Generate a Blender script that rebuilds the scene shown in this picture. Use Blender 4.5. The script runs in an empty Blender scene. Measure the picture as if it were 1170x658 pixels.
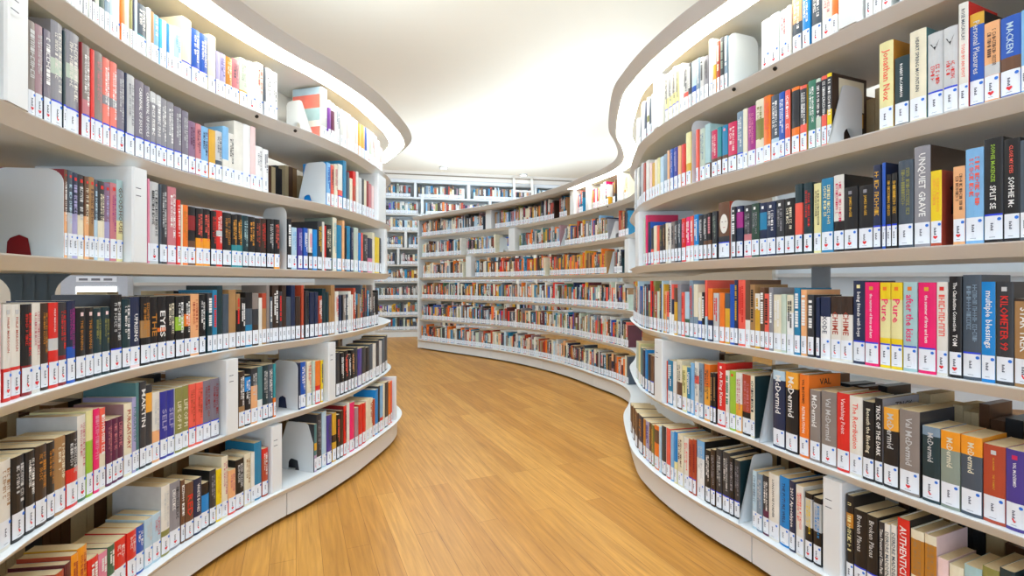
import bpy, math, random
from mathutils import Vector, Matrix
random.seed(7)
SC = bpy.context.scene
COL = SC.collection
# ---------------------------------------------------------------- camera numbers (1170 x 658 frame)
F, CX, Y0, H = 570.0, 585.0, 324.0, 0.95
SL, SR = 0.29, 0.30                      # shelf spacing of the two long bookcases
CEIL = 2.95

# ---------------------------------------------------------------- colours and materials
PAL = {
 'white':('#f2f1ec','white'),'offwhite':('#e6e2d6','off-white'),'cream':('#e8dfc2','cream'),'pale':('#dfe6e4','pale'),
 'lightgrey':('#c9cac8','light-grey'),'grey':('#8f8d92','grey'),'greypurple':('#7d7682','grey-purple'),'greybrown':('#8b8078','grey-brown'),
 'charcoal':('#34363a','charcoal'),'black':('#16171a','black'),'slate':('#46525e','slate'),'navy':('#1f2b4a','navy'),
 'darkteal':('#17343a','dark-teal'),'tealblue':('#1f7fa8','teal-blue'),'teal':('#2f8c93','teal'),'seateal':('#4c7d80','sea-teal'),
 'azure':('#0f86cf','azure'),'blue':('#1f56b4','blue'),'skyblue':('#7fb6e0','sky-blue'),'cyan':('#39b2d6','cyan'),
 'paleblue':('#b9d4e2','pale-blue'),'paleteal':('#a6c6c6','pale-teal'),'palegreen':('#c4d2bf','pale-green'),'lime':('#9cc23a','lime-green'),
 'green':('#3d7d63','green'),'darkgreen':('#2c4a3c','dark-green'),'forest':('#3f6a4d','forest-green'),'olive':('#8c8a4a','olive'),
 'yellow':('#f0cf1c','yellow'),'paleyellow':('#e9e0a0','pale-yellow'),'gold':('#d9a62e','gold'),'ochre':('#c07f2a','ochre'),
 'amber':('#f0a838','amber'),'orange':('#f07a25','orange'),'peach':('#eeb07a','peach'),'tan':('#a87f50','tan'),
 'brown':('#6a4833','brown'),'darkbrown':('#3a2a20','dark-brown'),'brick':('#b4472c','brick-red'),'red':('#dc2a22','red'),
 'darkred':('#8c1c22','dark-red'),'maroon':('#5c1f2a','maroon'),'coral':('#f0604e','coral'),'salmon':('#ef7d6c','salmon'),
 'pink':('#e88aa4','pink'),'hotpink':('#ee1c6c','hot-pink'),'palepink':('#efd0cc','pale-pink'),'crimson':('#d22a58','crimson'),
 'magenta':('#a52a82','magenta'),'plum':('#5e2044','plum'),'mauve':('#8a6a86','mauve'),'lavender':('#a9a4cc','lavender'),
 'purple':('#4a3a8e','purple'),'royal':('#2e3192','royal-blue'),'violet':('#7a3f9a','violet'),'rose':('#c97a80','rose'),
 'rosegrey':('#a8868c','rose-grey'),'greyblue':('#7f95a6','grey-blue'),'greygreen':('#8b9688','grey-green'),'lilac':('#b09ac0','lilac'),
 'flame':('#f59a20','flame-orange'),
}
def lin(hexs):
    h = hexs.lstrip('#'); o = []
    for i in (0,2,4):
        c = int(h[i:i+2],16)/255
        o.append(c/12.92 if c <= 0.04045 else ((c+0.055)/1.055)**2.4)
    return o
MATS = {}
def mat(name, hexs, rough=0.5, bump=0.0, scale=60.0, var=0.06, metal=0.0, emit=0.0, coat=0.0, spec=0.5):
    if name in MATS: return MATS[name]
    m = bpy.data.materials.new(name); m.use_nodes = True
    nt = m.node_tree; bs = nt.nodes['Principled BSDF']
    c = lin(hexs)
    tc = nt.nodes.new('ShaderNodeTexCoord'); nz = nt.nodes.new('ShaderNodeTexNoise')
    nz.inputs['Scale'].default_value = scale; nz.inputs['Detail'].default_value = 3
    nt.links.new(tc.outputs['Object'], nz.inputs['Vector'])
    mx = nt.nodes.new('ShaderNodeMix'); mx.data_type = 'RGBA'
    mx.inputs[6].default_value = [max(0,x*(1-var)) for x in c]+[1]
    mx.inputs[7].default_value = [min(1,x*(1+var)) for x in c]+[1]
    nt.links.new(nz.outputs['Fac'], mx.inputs[0])
    nt.links.new(mx.outputs[2], bs.inputs['Base Color'])
    bs.inputs['Roughness'].default_value = rough; bs.inputs['Metallic'].default_value = metal
    bs.inputs['Specular IOR Level'].default_value = spec
    if coat: bs.inputs['Coat Weight'].default_value = coat; bs.inputs['Coat Roughness'].default_value = 0.15
    if bump:
        b = nt.nodes.new('ShaderNodeBump'); b.inputs['Strength'].default_value = bump; b.inputs['Distance'].default_value = 0.002
        nt.links.new(nz.outputs['Fac'], b.inputs['Height']); nt.links.new(b.outputs['Normal'], bs.inputs['Normal'])
    if emit:
        nt.links.new(mx.outputs[2], bs.inputs['Emission Color']); bs.inputs['Emission Strength'].default_value = emit
    MATS[name] = m
    return m
def cm(key): return mat('cover_'+key, PAL[key][0], rough=0.38, scale=25, var=0.16, coat=0.15)
def ink(key): return mat('ink_'+key, PAL[key][0], rough=0.5, var=0.02)
M_WHITE = mat('shelf_white_laminate', '#e3e5e3', 0.42, scale=8, var=0.015)
M_UNDER = M_WHITE
M_PLATE = mat('bookend_white_steel', '#d9dcdb', 0.35, scale=10, var=0.02)
M_LED = mat('led_diffuser', '#fffdf4', 0.6, var=0.0, emit=9.0)
M_BOLT = mat('black_bolt', '#1c2020', 0.4)
M_GREY = mat('grey_steel', '#5c6668', 0.45)
M_GREYL = mat('pale_grey_steel', '#9a9a98', 0.45)
M_PAGE = mat('book_pages', '#dcc69a', 0.85, bump=0.3, scale=220, var=0.10)
M_STICK = mat('spine_label_paper', '#e9edf2', 0.4, scale=30, var=0.02)
M_BLUE = mat('label_blue', '#2a74d8', 0.5)
M_LINE = mat('label_blue_line', '#2b45d6', 0.5)
M_RED = mat('label_red', '#e0262e', 0.5)
M_DARK = mat('label_print', '#3a3f52', 0.6)

# ---------------------------------------------------------------- mesh builder
class MB:
    def __init__(s): s.v=[]; s.f=[]; s.m=[]; s.mats=[]
    def mi(s, m):
        if m not in s.mats: s.mats.append(m)
        return s.mats.index(m)
    def face(s, pts, m):
        b=len(s.v); s.v += [tuple(p) for p in pts]; s.f.append(tuple(range(b,b+len(pts)))); s.m.append(s.mi(m))
    def mesh(s, vs, fs, m):
        b=len(s.v); s.v += [tuple(p) for p in vs]; k=s.mi(m)
        for f in fs: s.f.append(tuple(b+i for i in f)); s.m.append(k)
    def hexa(s, lo, hi, m):                       # lo, hi: four corner points each
        vs=list(lo)+list(hi)
        s.mesh(vs,[(3,2,1,0),(4,5,6,7),(0,1,5,4),(1,2,6,5),(2,3,7,6),(3,0,4,7)],m)
    def box(s,x0,y0,z0,x1,y1,z1,m):
        s.hexa([(x0,y0,z0),(x1,y0,z0),(x1,y1,z0),(x0,y1,z0)],[(x0,y0,z1),(x1,y0,z1),(x1,y1,z1),(x0,y1,z1)],m)
    def cyl(s,p,q,r,m,n=14):
        p=Vector(p);q=Vector(q);d=(q-p).normalized();a=d.orthogonal().normalized();b=d.cross(a)
        vs=[p+(a*math.cos(2*math.pi*i/n)+b*math.sin(2*math.pi*i/n))*r for i in range(n)]+[q+(a*math.cos(2*math.pi*i/n)+b*math.sin(2*math.pi*i/n))*r for i in range(n)]
        s.mesh(vs,[tuple(reversed(range(n))),tuple(range(n,2*n))]+[(i,(i+1)%n,n+(i+1)%n,n+i) for i in range(n)],m)
    def xform(s, M):
        s.v=[tuple(M@Vector(p)) for p in s.v]; return s
    def add(s, o, M=None):
        b=len(s.v); s.v += [tuple(M@Vector(p)) for p in o.v] if M else o.v
        mp=[s.mi(m) for m in o.mats]
        s.f += [tuple(b+i for i in f) for f in o.f]; s.m += [mp[k] for k in o.m]
    def build(s, name, parent=None):
        me=bpy.data.meshes.new(name); me.from_pydata(s.v,[],s.f)
        for m in s.mats: me.materials.append(m)
        me.polygons.foreach_set('material_index', s.m); me.update()
        o=bpy.data.objects.new(name, me); COL.objects.link(o)
        if parent is not None: o.parent=parent
        return o
def tag(o, label, cat, group=None, kind=None):
    o['label']=label
    if cat: o['category']=cat
    if group: o['group']=group
    if kind: o['kind']=kind
    return o
def empty(name, loc=(0,0,0), rz=0.0):
    o=bpy.data.objects.new(name,None); o.empty_display_size=0.05; o.location=loc; o.rotation_euler=(0,0,rz); COL.objects.link(o); return o

# ---------------------------------------------------------------- plan curves  (X to the right, D away from the camera)
def catmull(P, n=24):
    out=[]; Q=[P[0]]+P+[P[-1]]
    Q[0]=(2*P[0][0]-P[1][0],2*P[0][1]-P[1][1]); Q[-1]=(2*P[-1][0]-P[-2][0],2*P[-1][1]-P[-2][1])
    for i in range(1,len(Q)-2):
        for k in range(n):
            t=k/n; r=[]
            for a in (0,1):
                p0,p1,p2,p3=Q[i-1][a],Q[i][a],Q[i+1][a],Q[i+2][a]
                r.append(.5*(2*p1+(p2-p0)*t+(2*p0-5*p1+4*p2-p3)*t*t+(3*p1-p0-3*p2+p3)*t**3))
            out.append(tuple(r))
    out.append(P[-1]); return out
class Curve:
    def __init__(s, pts, side, step=0.03, straight=False):   # side +1: aisle lies on the +X side when walking away; -1: on the -X side
        raw = pts if straight else catmull(pts)
        L=[0]
        for a,b in zip(raw,raw[1:]): L.append(L[-1]+math.hypot(b[0]-a[0],b[1]-a[1]))
        n=1 if straight else max(2,int(L[-1]/step)); s.P=[]; j=0
        for k in range(n+1):
            d=L[-1]*k/n
            while j<len(L)-2 and L[j+1]<d: j+=1
            t=(d-L[j])/max(1e-9,L[j+1]-L[j]); s.P.append(Vector((raw[j][0]+(raw[j+1][0]-raw[j][0])*t, raw[j][1]+(raw[j+1][1]-raw[j][1])*t)))
        s.L=L[-1]; s.n=n; s.N=[]
        for k in range(n+1):
            a=s.P[max(0,k-1)]; b=s.P[min(n,k+1)]; t=(b-a).normalized()
            s.N.append(Vector((t.y,-t.x))*side)
        if not straight:                                     # smooth the normals a little
            for _ in range(2):
                s.N=[(s.N[max(0,k-1)]+s.N[k]*2+s.N[min(n,k+1)]).normalized() for k in range(n+1)]
    def off(s,k,o): return s.P[k]+s.N[k]*o
    def at(s,u,o=0.0):                                       # u in 0..n
        u=min(max(u,0),s.n-1e-6); k=int(u); t=u-k
        p=s.P[k].lerp(s.P[k+1],t); n=s.N[k].lerp(s.N[k+1],t).normalized()
        return p+n*o, n
    def hit(s,px,o,k0=0,k1=None):                            # where the sight line of pixel column px meets the curve offset by o
        k1=s.n if k1 is None else k1; r=(px-CX)/F
        g=lambda k:(lambda p:p.x-r*p.y)(s.off(k,o))
        prev=g(k0)
        for k in range(k0,k1):
            nx=g(k+1)
            if prev==0 or prev*nx<0: return k+prev/(prev-nx)
            prev=nx
        return None
ql=.90625; qr=.909
left_pts=[(-.90,.40),(-.985,.72),(-1.06,1.033),(-1.09,1.14),(-1.12,1.33),(-1.133,1.52),(-1.118,1.72),(-1.073,1.94),(-1.013,2.133),(-.961,2.255),(-.932,2.33),(-.878,2.516),(-.842,2.70),(-.826,2.88),(-.816,3.06),(-.813,3.257),(-.845,3.48),(-.955,3.72),(-1.09,3.95)]
LEFT=Curve([(x*ql,d*ql) for x,d in left_pts],+1)
right_pts=[(1.37*qr,.40*qr),(1.26*qr,.75*qr),(1.136*qr,1.106*qr),(1.075*qr,1.25*qr),(1.02*qr,1.378*qr),(.972*qr,1.50*qr),(.925*qr,1.62*qr),(.855*qr,1.84*qr),(.798*qr,1.995*qr),(.757*qr,2.14*qr),(.722*qr,2.30*qr),(.697*qr,2.50*qr),(.694*qr,2.75*qr),(.7185*qr,3.03*qr),
 (.72,3.05),(.82,3.35),(.905,3.65),(.925,3.92),(.875,4.2),(.765,4.5),(.60,4.95),(.36,5.42),(.02,5.92),(-.32,6.3),(-.75,6.72),(-1.36,7.3)]
right_pts=[p for i,p in enumerate(right_pts) if i not in (13,)]
RIGHT=Curve(right_pts,-1)
def ksplit(c,d):                                             # first sample beyond depth d
    return next(i for i,p in enumerate(c.P) if p.y>d)
R_NEAR=ksplit(RIGHT,3.15); R_MID=ksplit(RIGHT,3.6); L_END=LEFT.n
def sweep(c, prof, m, k0=0, k1=None, close=True, skip=1, caps=True):  # prof: [(offset, z)]; a closed outline carried along the curve
    k1=c.n if k1 is None else k1; mb=MB(); ks=list(range(k0,k1,skip))
    if ks[-1]!=k1: ks.append(k1)
    n=len(prof); vs=[]
    for k in ks:
        for o,z in prof:
            p=c.off(k,o); vs.append((p.x,p.y,z))
    fs=[]
    for i in range(len(ks)-1):
        for j in range(n if close else n-1):
            a=i*n+j; b=i*n+(j+1)%n; fs.append((a,b,b+n,a+n))
    if caps: fs += [tuple(range(n)), tuple((len(ks)-1)*n+j for j in reversed(range(n)))]
    mb.mesh(vs,fs,m); return mb
LV={'L':[H+h*SL for h in (2.2,1.2,.2,-.8,-1.8,-2.8)],'R':[H+h*SR for h in (2.29,1.29,.29,-.71,-1.71,-2.71)]}
CURVE={'L':LEFT,'R':RIGHT}
TOPZ={'L':H+3.02*SL,'R':H+3.08*SR}
T=.031       # board thickness
DEPTH=.40; INSET=.016
LAMP,WASH,WORLD,EXPO=11.0,8.0,2.6,0.16; WARM=(.72,.94,1.2)
# the bottom shelf stands a little further out, more so at the far end
class Shifted(Curve):
    def __init__(s, c, fn):
        s.P=[c.P[k]+c.N[k]*fn(k/c.n) for k in range(c.n+1)]; s.N=c.N; s.n=c.n; s.L=c.L
def ramp(x,a,b): t=min(1,max(0,(x-a)/(b-a))); return t*t*(3-2*t)
kL=ksplit(LEFT,2.2)/LEFT.n; kR=ksplit(RIGHT,1.5)/RIGHT.n; kR2=ksplit(RIGHT,2.3)/RIGHT.n
FOOT={'L':Shifted(LEFT,lambda u:.012+.055*ramp(u,kL,.85)),'R':Shifted(RIGHT,lambda u:.006+.032*ramp(u,kR,kR2))}

# ---------------------------------------------------------------- room
def structure(name, mb):
    o=mb.build(name); o['kind']='structure'; return o
def floor_mat():
    m=bpy.data.materials.new('oak_plank_floor'); m.use_nodes=True; nt=m.node_tree; bs=nt.nodes['Principled BSDF']; L=nt.links.new
    tc=nt.nodes.new('ShaderNodeTexCoord'); mp=nt.nodes.new('ShaderNodeMapping')
    mp.inputs['Rotation'].default_value=(0,0,math.radians(-113.4)); L(tc.outputs['Object'],mp.inputs['Vector'])
    br=nt.nodes.new('ShaderNodeTexBrick'); L(mp.outputs['Vector'],br.inputs['Vector'])
    br.inputs['Scale'].default_value=1; br.inputs['Brick Width'].default_value=1.15; br.inputs['Row Height'].default_value=.083
    br.inputs['Mortar Size'].default_value=.0009; br.inputs['Mortar Smooth'].default_value=.2; br.offset=.37; br.offset_frequency=3
    br.inputs['Color1'].default_value=lin('#dea450')+[1]; br.inputs['Color2'].default_value=lin('#c88c3c')+[1]; br.inputs['Mortar'].default_value=lin('#a06c2c')+[1]
    st=nt.nodes.new('ShaderNodeMapping'); st.inputs['Scale'].default_value=(3.0,55,1); L(mp.outputs['Vector'],st.inputs['Vector'])
    nz=nt.nodes.new('ShaderNodeTexNoise'); nz.inputs['Scale'].default_value=1; nz.inputs['Detail'].default_value=5; nz.inputs['Roughness'].default_value=.6; nz.inputs['Distortion'].default_value=.6
    L(st.outputs['Vector'],nz.inputs['Vector'])
    cr=nt.nodes.new('ShaderNodeValToRGB'); cr.color_ramp.elements[0].position=.30; cr.color_ramp.elements[0].color=(.62,.55,.46,1); cr.color_ramp.elements[1].position=.70; cr.color_ramp.elements[1].color=(1.12,1.1,1.06,1)
    L(nz.outputs['Fac'],cr.inputs['Fac'])
    mx=nt.nodes.new('ShaderNodeMix'); mx.data_type='RGBA'; mx.blend_type='MULTIPLY'; mx.inputs[0].default_value=.75
    L(br.outputs['Color'],mx.inputs[6]); L(cr.outputs['Color'],mx.inputs[7])
    n2=nt.nodes.new('ShaderNodeTexNoise'); n2.inputs['Scale'].default_value=1.3; L(mp.outputs['Vector'],n2.inputs['Vector'])
    m2=nt.nodes.new('ShaderNodeMix'); m2.data_type='RGBA'; m2.blend_type='MULTIPLY'; m2.inputs[0].default_value=.25
    L(mx.outputs[2],m2.inputs[6]); L(n2.outputs['Fac'],m2.inputs[7]); L(m2.outputs[2],bs.inputs['Base Color'])
    bs.inputs['Roughness'].default_value=.38; bs.inputs['Specular IOR Level'].default_value=.35
    bp=nt.nodes.new('ShaderNodeBump'); bp.inputs['Strength'].default_value=.12; bp.inputs['Distance'].default_value=.001; L(nz.outputs['Fac'],bp.inputs['Height']); L(bp.outputs['Normal'],bs.inputs['Normal'])
    return m
X0,X1,Y1,YB=-6.0,6.0,10.4,-5.0
b=MB(); b.box(X0,YB,-.10,X1,Y1,0,floor_mat()); structure('floor',b)
M_CEIL=mat('ceiling_paint','#f6e8d0',.8,scale=3,var=.01); M_WALL=mat('wall_paint','#e8dfcf',.8,scale=3,var=.015)
b=MB(); b.box(X0,YB,CEIL,X1,Y1,CEIL+.1,M_CEIL); structure('ceiling',b)
b=MB(); b.box(X0-.1,YB,-.1,X0,Y1,CEIL+.1,M_WALL); structure('wall_left',b)
b=MB(); b.box(X1,YB,-.1,X1+.1,Y1,CEIL+.1,M_WALL); structure('wall_right',b)
b=MB(); b.box(X0-.1,Y1,-.1,X1+.1,Y1+.1,CEIL+.1,M_WALL); structure('wall_back',b)

# ---------------------------------------------------------------- the two long curved bookcases
def board(c, o0, z, m=M_WHITE, depth=DEPTH, t=T, set_=.032, **k):   # front edge canted back from its upper arris
    return sweep(c,[(o0,z),(-depth,z),(-depth,z-t),(o0-set_,z-t),(o0-.001,z-.003)],m,**k)
def post(c, ka, kb, z0, z1, m=M_WHITE, o0=.004, o1=-.26, bevel=.004):  # an upright panel between two places on the curve
    if ka>kb: ka,kb=kb,ka
    mb=MB(); (a0,_),(b0,_)=c.at(ka,o0),c.at(kb,o0); (a1,_),(b1,_)=c.at(ka,o1),c.at(kb,o1)
    m0,m1=a0.lerp(b0,.5),a1.lerp(b1,.5); w=max((b0-a0).length,.02); u=(b0-a0).normalized()
    q=[m0-u*w/2,m0+u*w/2,m1+u*w/2,m1-u*w/2]
    inw=(m1-m0).normalized()
    c8=[q[0]+inw*bevel,q[0]+u*bevel,q[1]-u*bevel,q[1]+inw*bevel,q[2],q[3]]
    n=len(c8); mb.mesh([(p.x,p.y,z0) for p in c8]+[(p.x,p.y,z1) for p in c8],[tuple(reversed(range(n))),tuple(range(n,2*n))]+[(i,(i+1)%n,n+(i+1)%n,n+i) for i in range(n)],m)
    f=m0-inw*0.0006                                           # small printed shelf guide on its face
    return mb,(m0,u,-inw,w)
def px_range(case, px0, px1, row, part=None, o=None):
    if o is None: o=-.016 if row==6 else .004
    c=FOOT[case] if row==6 else CURVE[case]
    if case=='L': k0,k1=0,c.n
    elif part=='M': k0,k1=R_MID,c.n
    else: k0,k1=0,R_NEAR
    return c, c.hit(px0,o,k0,k1), c.hit(px1,o,k0,k1)
POSTRANGE={}
def long_case(case, label, posts, seams, bolts):
    c=CURVE[case]; ft=FOOT[case]; S=SL if case=='L' else SR
    root=empty('bookcase',(c.P[c.n//3].x,c.P[c.n//3].y,0)); tag(root,label,'bookcase')
    inv=Matrix.Translation(-Vector(root.location))
    def put(mb,name,par=root):
        return mb.xform(inv).build(name,par)
    lv=LV[case]; top=TOPZ[case]
    shelf_obs=[]
    for i,z in enumerate(lv[:5]): shelf_obs.append(put(board(c,0,z),'shelf'))
    shelf_obs.append(put(board(ft,0,lv[5]),'shelf'))
    # canopy board, wider than the shelves, with the light strip in its underside
    put(sweep(c,[(.088,top),(.128,top+.036),(.122,top+.040),(-DEPTH,top+.040),(-DEPTH,top),(-.012,top),(-.012,top+.012),(.080,top+.012),(.080,top)],M_WHITE),'canopy')
    led_end=c.n if case=='L' else int(c.hit(652,.03,R_MID,c.n))
    put(sweep(c,[(-.010,top+.001),(.078,top+.001),(.078,top+.010),(-.010,top+.010)],M_LED,k1=led_end),'light_strip')
    if led_end<c.n: put(sweep(c,[(-.010,top+.001),(.078,top+.001),(.078,top+.010),(-.010,top+.010)],M_WHITE,k0=led_end),'soffit_panel')
    put(sweep(c,[(-.272,lv[0]+.001),(-.262,lv[0]+.001),(-.262,top-.001),(-.272,top-.001)],M_WHITE),'back_panel')
    # plinth panels under the bottom shelf, split at the seams
    z1=lv[5]-T-.0005; cuts=[0]
    for px in seams:
        k=ft.hit(px,-.03,0,ft.n if case=='L' else R_NEAR)
        if k: cuts.append(int(round(k)))
    step=max(4,int(1.0/(c.L/c.n))); cuts=sorted(cuts)
    while cuts[-1]+step*1.4<c.n: cuts.append(cuts[-1]+step)
    cuts.append(c.n)
    for a,b_ in zip(cuts,cuts[1:]):
        if b_-a<2: continue
        mb=MB(); seg=sweep(ft,[(-.030,.018),(-.030,z1),(-.046,z1),(-.046,.018)],M_WHITE,k0=a,k1=b_)
        # leave a fine joint: pull the last ring back
        e=4*(len(seg.v)//4-1)
        for j in range(4):
            p=Vector(seg.v[e+j]); q=Vector(seg.v[e-4+j]); d=(q-p).normalized(); seg.v[e+j]=tuple(p+d*.005)
        put(seg,'plinth_panel')
    put(sweep(ft,[(-.09,0.0),(-.09,z1),(-.11,z1),(-.11,0.0)],M_GREY),'plinth_rail')
    for row,px0,px1,part in posts:
        cc,ka,kb=px_range(case,px0,px1,row,part)
        if ka is None or kb is None: print('post miss',case,row,px0,px1); continue
        z0=lv[row-1]+.0005; z1_=(lv[row-2] if row>1 else top)-(T if row>1 else 0)-.0005
        mb,(m0,u,n_,w)=post(cc,ka,kb,z0,z1_,o0=-.016 if row==6 else .004)
        o=put(mb,'upright'); POSTRANGE.setdefault((case,row,part),[]).append((cc,(ka+kb)/2,w))
        if abs(px1-px0)>7 and part is None and px0!=432.5:      # a slim printed guide in the holder on its face
            g=MB(); ur=u if (case=='L') else -u; p=m0+n_*.0005-ur*w*.32; q=p+ur*w*.34; H_=z1_-z0
            zz=[z0+H_*.66,z0+H_*.70,z0+H_*.70+.0022,z0+H_*.78,z0+H_*.78+.0022,z0+H_*.82]
            vs=[]
            for z in zz: vs+=[(p.x,p.y,z),(q.x,q.y,z)]
            for k in range(5): pass
            g.v=vs; g.f=[(2*k,2*k+1,2*k+3,2*k+2) for k in range(5)]; g.m=[g.mi(M_DARK if k in (1,3) else M_WHITE) for k in range(5)]
            put(g,'shelf_guide',o)
    for px,py,part in bolts:                                   # black bolt heads on the front edge of the first shelf
        k=c.hit(px,-.012,R_MID if part=='M' else 0,c.n if (case=='L' or part=='M') else R_NEAR)
        p,n=c.at(k,-.0125); z=lv[0]-.012
        b=MB(); b.cyl((p.x-n.x*.002,p.y-n.y*.002,z+.0015),(p.x+n.x*.004,p.y+n.y*.004,z-.004),.0062,M_BOLT); put(b,'bolt',shelf_obs[0])
    return root,put
postsL=[(2,7,33.5,None),(3,152,169,None),(5,259.6,273,None),(5,376,384,None),(6,310.5,323,None),(2,432.5,441,None),(3,440.2,442.6,None)]
rootL,putL=long_case('L','long wavy white bookcase curving along the left side of the wooden floor',postsL,[325],[(132+0,116.5,None),(293,134,None),(337,150,None)][1:])
postsR=[(1,746,751.5,None),(1,957,979,None),(5,747.5,756,None),(6,939.3,961,None),(3,725.5,729.5,None),
 (1,651,656,'M'),(1,669,672.5,'M'),(1,705,709,'M'),(1,554.5,561,'M'),(2,581,588,'M'),(3,532,538,'M'),(3,713.5,718,'M')]
rootR,putR=long_case('R','long wavy white bookcase curving from the right foreground across the far end',postsR,[857],[(839,100,None),(886,77,None),(683.5,240,'M'),(694.5,236.7,'M')])
def end_panel(put,c,k,zs,ft=None):                             # closing panel at the far free end
    pts=[]
    for o in (.004,-DEPTH): pts.append(c.off(k,o))
    t=(c.P[k]-c.P[k-1]).normalized()
    mb=MB(); a,b_=pts; a=a+t*.001; b_=b_+t*.001; a2,b2=a+t*.03,b_+t*.03
    mb.hexa([(a.x,a.y,zs[0]),(b_.x,b_.y,zs[0]),(b2.x,b2.y,zs[0]),(a2.x,a2.y,zs[0])],[(a.x,a.y,zs[1]),(b_.x,b_.y,zs[1]),(b2.x,b2.y,zs[1]),(a2.x,a2.y,zs[1])],M_WHITE)
    put(mb,'end_panel')
end_panel(putR,RIGHT,RIGHT.n,(.012,TOPZ['R']+.04)); end_panel(putL,LEFT,LEFT.n,(.012,TOPZ['L']+.04))
# end panel standing on the bottom shelf of the first bookcase
cc,ka,kb=px_range('L',449.8,451.6,6)
if ka and kb:
    ka=max(ka,kb)+.5; kb=ka+.8
    mb,(m0,u_,n_,w_)=post(cc,ka,kb,LV['L'][5]+.0005,LV['L'][5]+.256,o0=-.016); putL(mb,'upright'); POSTRANGE.setdefault(('L',6,None),[]).append((cc,(ka+kb)/2,w_))
else: print('end panel miss')
# steel spine posts between the two faces of each bookcase, in the see-through bay at eye level
def spine_post(put,case,px,w,flare,m):
    c=CURVE[case]; k=c.hit(px,-.262,0,c.n if case=='L' else R_NEAR); p,n=c.at(k,-.262); t=Vector((-n.y,n.x)); z0=LV[case][3]+.0005; z1=LV[case][2]-T-.0005
    vx=Vector((p.x,p.y)).normalized(); s=Vector((vx.y,-vx.x)); mb=MB()
    prof=[(-w/2,z0)]
    for i in range(7):
        a=i/6; prof.append((-w/2-flare*(1-math.cos(a*math.pi/2)),z1-.055*(1-math.sin(a*math.pi/2))))
    prof=[(-w/2,z0)]+[(-w/2-flare*(a/6)**2.2,z1-.06*(1-a/6)) for a in range(7)]
    full=prof+[(-x,z) for x,z in reversed(prof)]
    f=[]; n_=len(full)
    for d in (-.012,.012):
        for x,z in full: q=p+s*x+vx*d; f.append((q.x,q.y,z))
    mb.mesh(f,[tuple(range(n_)),tuple(reversed(range(n_,2*n_)))]+[(i,(i+1)%n_,n_+(i+1)%n_,n_+i) for i in range(n_)],m)
    for xx in (-w*.28,0,w*.28):                                # raised ribs on its face
        a=p+s*(xx-.003)-vx*.0125; b_=p+s*(xx+.003)-vx*.0125; a2=a-vx*.004; b2=b_-vx*.004
        mb.hexa([(a.x,a.y,z0),(b_.x,b_.y,z0),(b2.x,b2.y,z0),(a2.x,a2.y,z0)],[(a.x,a.y,z1-.004),(b_.x,b_.y,z1-.004),(b2.x,b2.y,z1-.004),(a2.x,a2.y,z1-.004)],m)
    put(mb,'centre_post')
spine_post(putL,'L',38,.085,.035,M_GREY); spine_post(putR,'R',938,.055,.0,M_GREYL)

# ---------------------------------------------------------------- straight bookcases: far wall, and one beyond each wavy case
def straight_case(label, A, B, lv, top, depth, uprights=(), soffit=None, extra=True):
    c=Curve([A,B],+1,straight=True)
    if c.N[0].dot(-Vector(((A[0]+B[0])/2,(A[1]+B[1])/2)))<0: c.N=[-n for n in c.N]
    root=empty('bookcase',((A[0]+B[0])/2,(A[1]+B[1])/2,0)); tag(root,label,'bookcase'); inv=Matrix.Translation(-Vector(root.location))
    def put(mb,name,par=root): return mb.xform(inv).build(name,par)
    for z in lv: put(board(c,0,z,depth=depth,set_=.012),'shelf')
    put(board(c,.02,top,depth=depth,t=.05),'top_board')
    put(sweep(c,[(-depth+.002,.02),(-depth-.018,.02),(-depth-.018,top),(-depth+.002,top)],M_WHITE),'back_panel')
    z0=min(lv)
    put(sweep(c,[(-.02,.0),(-.02,z0-T-.001),(-.04,z0-T-.001),(-.04,.0)],M_WHITE),'plinth_panel')
    for px,row,w in uprights:
        k=c.hit(px,0)
        if k is None: continue
        p,n=c.at(k,0); u=(c.P[1]-c.P[0]).normalized(); kk=w/2/c.L*c.n
        mb,_=post(c,k-kk,k+kk,lv[row]+.0005,(lv[row-1]-T if row else top-.05)-.0005,o1=-depth+.01,o0=.003); put(mb,'upright')
    kk=.012/c.L*c.n
    for k in (0,c.n-2*kk):                                     # closing panels at both ends
        mb,_=post(c,k,k+2*kk,.012,top-.051,o1=-depth+.01,o0=-.05); put(mb,'end_panel')
    return root,c,put
BACKLV=[H+h for h in (1.548,1.248,.948,.642,.342,.04,-.26,-.56,-.82)]
def back_pt(px,D): return ((px-CX)/F*D,D)
p0,p1=back_pt(444,8.81),back_pt(587,9.27); d=Vector((p1[0]-p0[0],p1[1]-p0[1])).normalized()
A=Vector(p0)-d*1.4; B=Vector(p1)+d*2.2
rootB,BACK,putB=straight_case('straight tall white bookcase built along the far wall up to the ceiling',tuple(A),tuple(B),BACKLV,H+1.855,.26,
  uprights=[(474.5,0,.05),(535.5,0,.06),(482.5,1,.05),(463.5,3,.05),(612,0,.05),(560,1,.05),(455,4,.04)])
mb=sweep(BACK,[(.05,H+1.856),(.05,CEIL-.001),(-.26,CEIL-.001),(-.26,H+1.856)],mat('soffit_paint','#e4dacd',.7,scale=4,var=.02)); o=mb.build('trim_1'); o['kind']='structure'
mb=sweep(BACK,[(.056,H+1.925),(.056,H+1.945),(.0505,H+1.945),(.0505,H+1.925)],mat('rail_bronze','#8a7a66',.4)); putB(mb,'ladder_rail')
SIDE_LV=[H+h for h in (1.5,1.18,.86,.54,.20,-.10,-.40,-.70)]
rootS,SIDE_L,_=straight_case('plain white bookcase glimpsed through the eye-level gap beyond the grey centre post',(-3.75,4.75),(-1.75,5.35),[H+h for h in (.62,.30,.012,-.29,-.59,-.80)],H+.95,.26)
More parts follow.
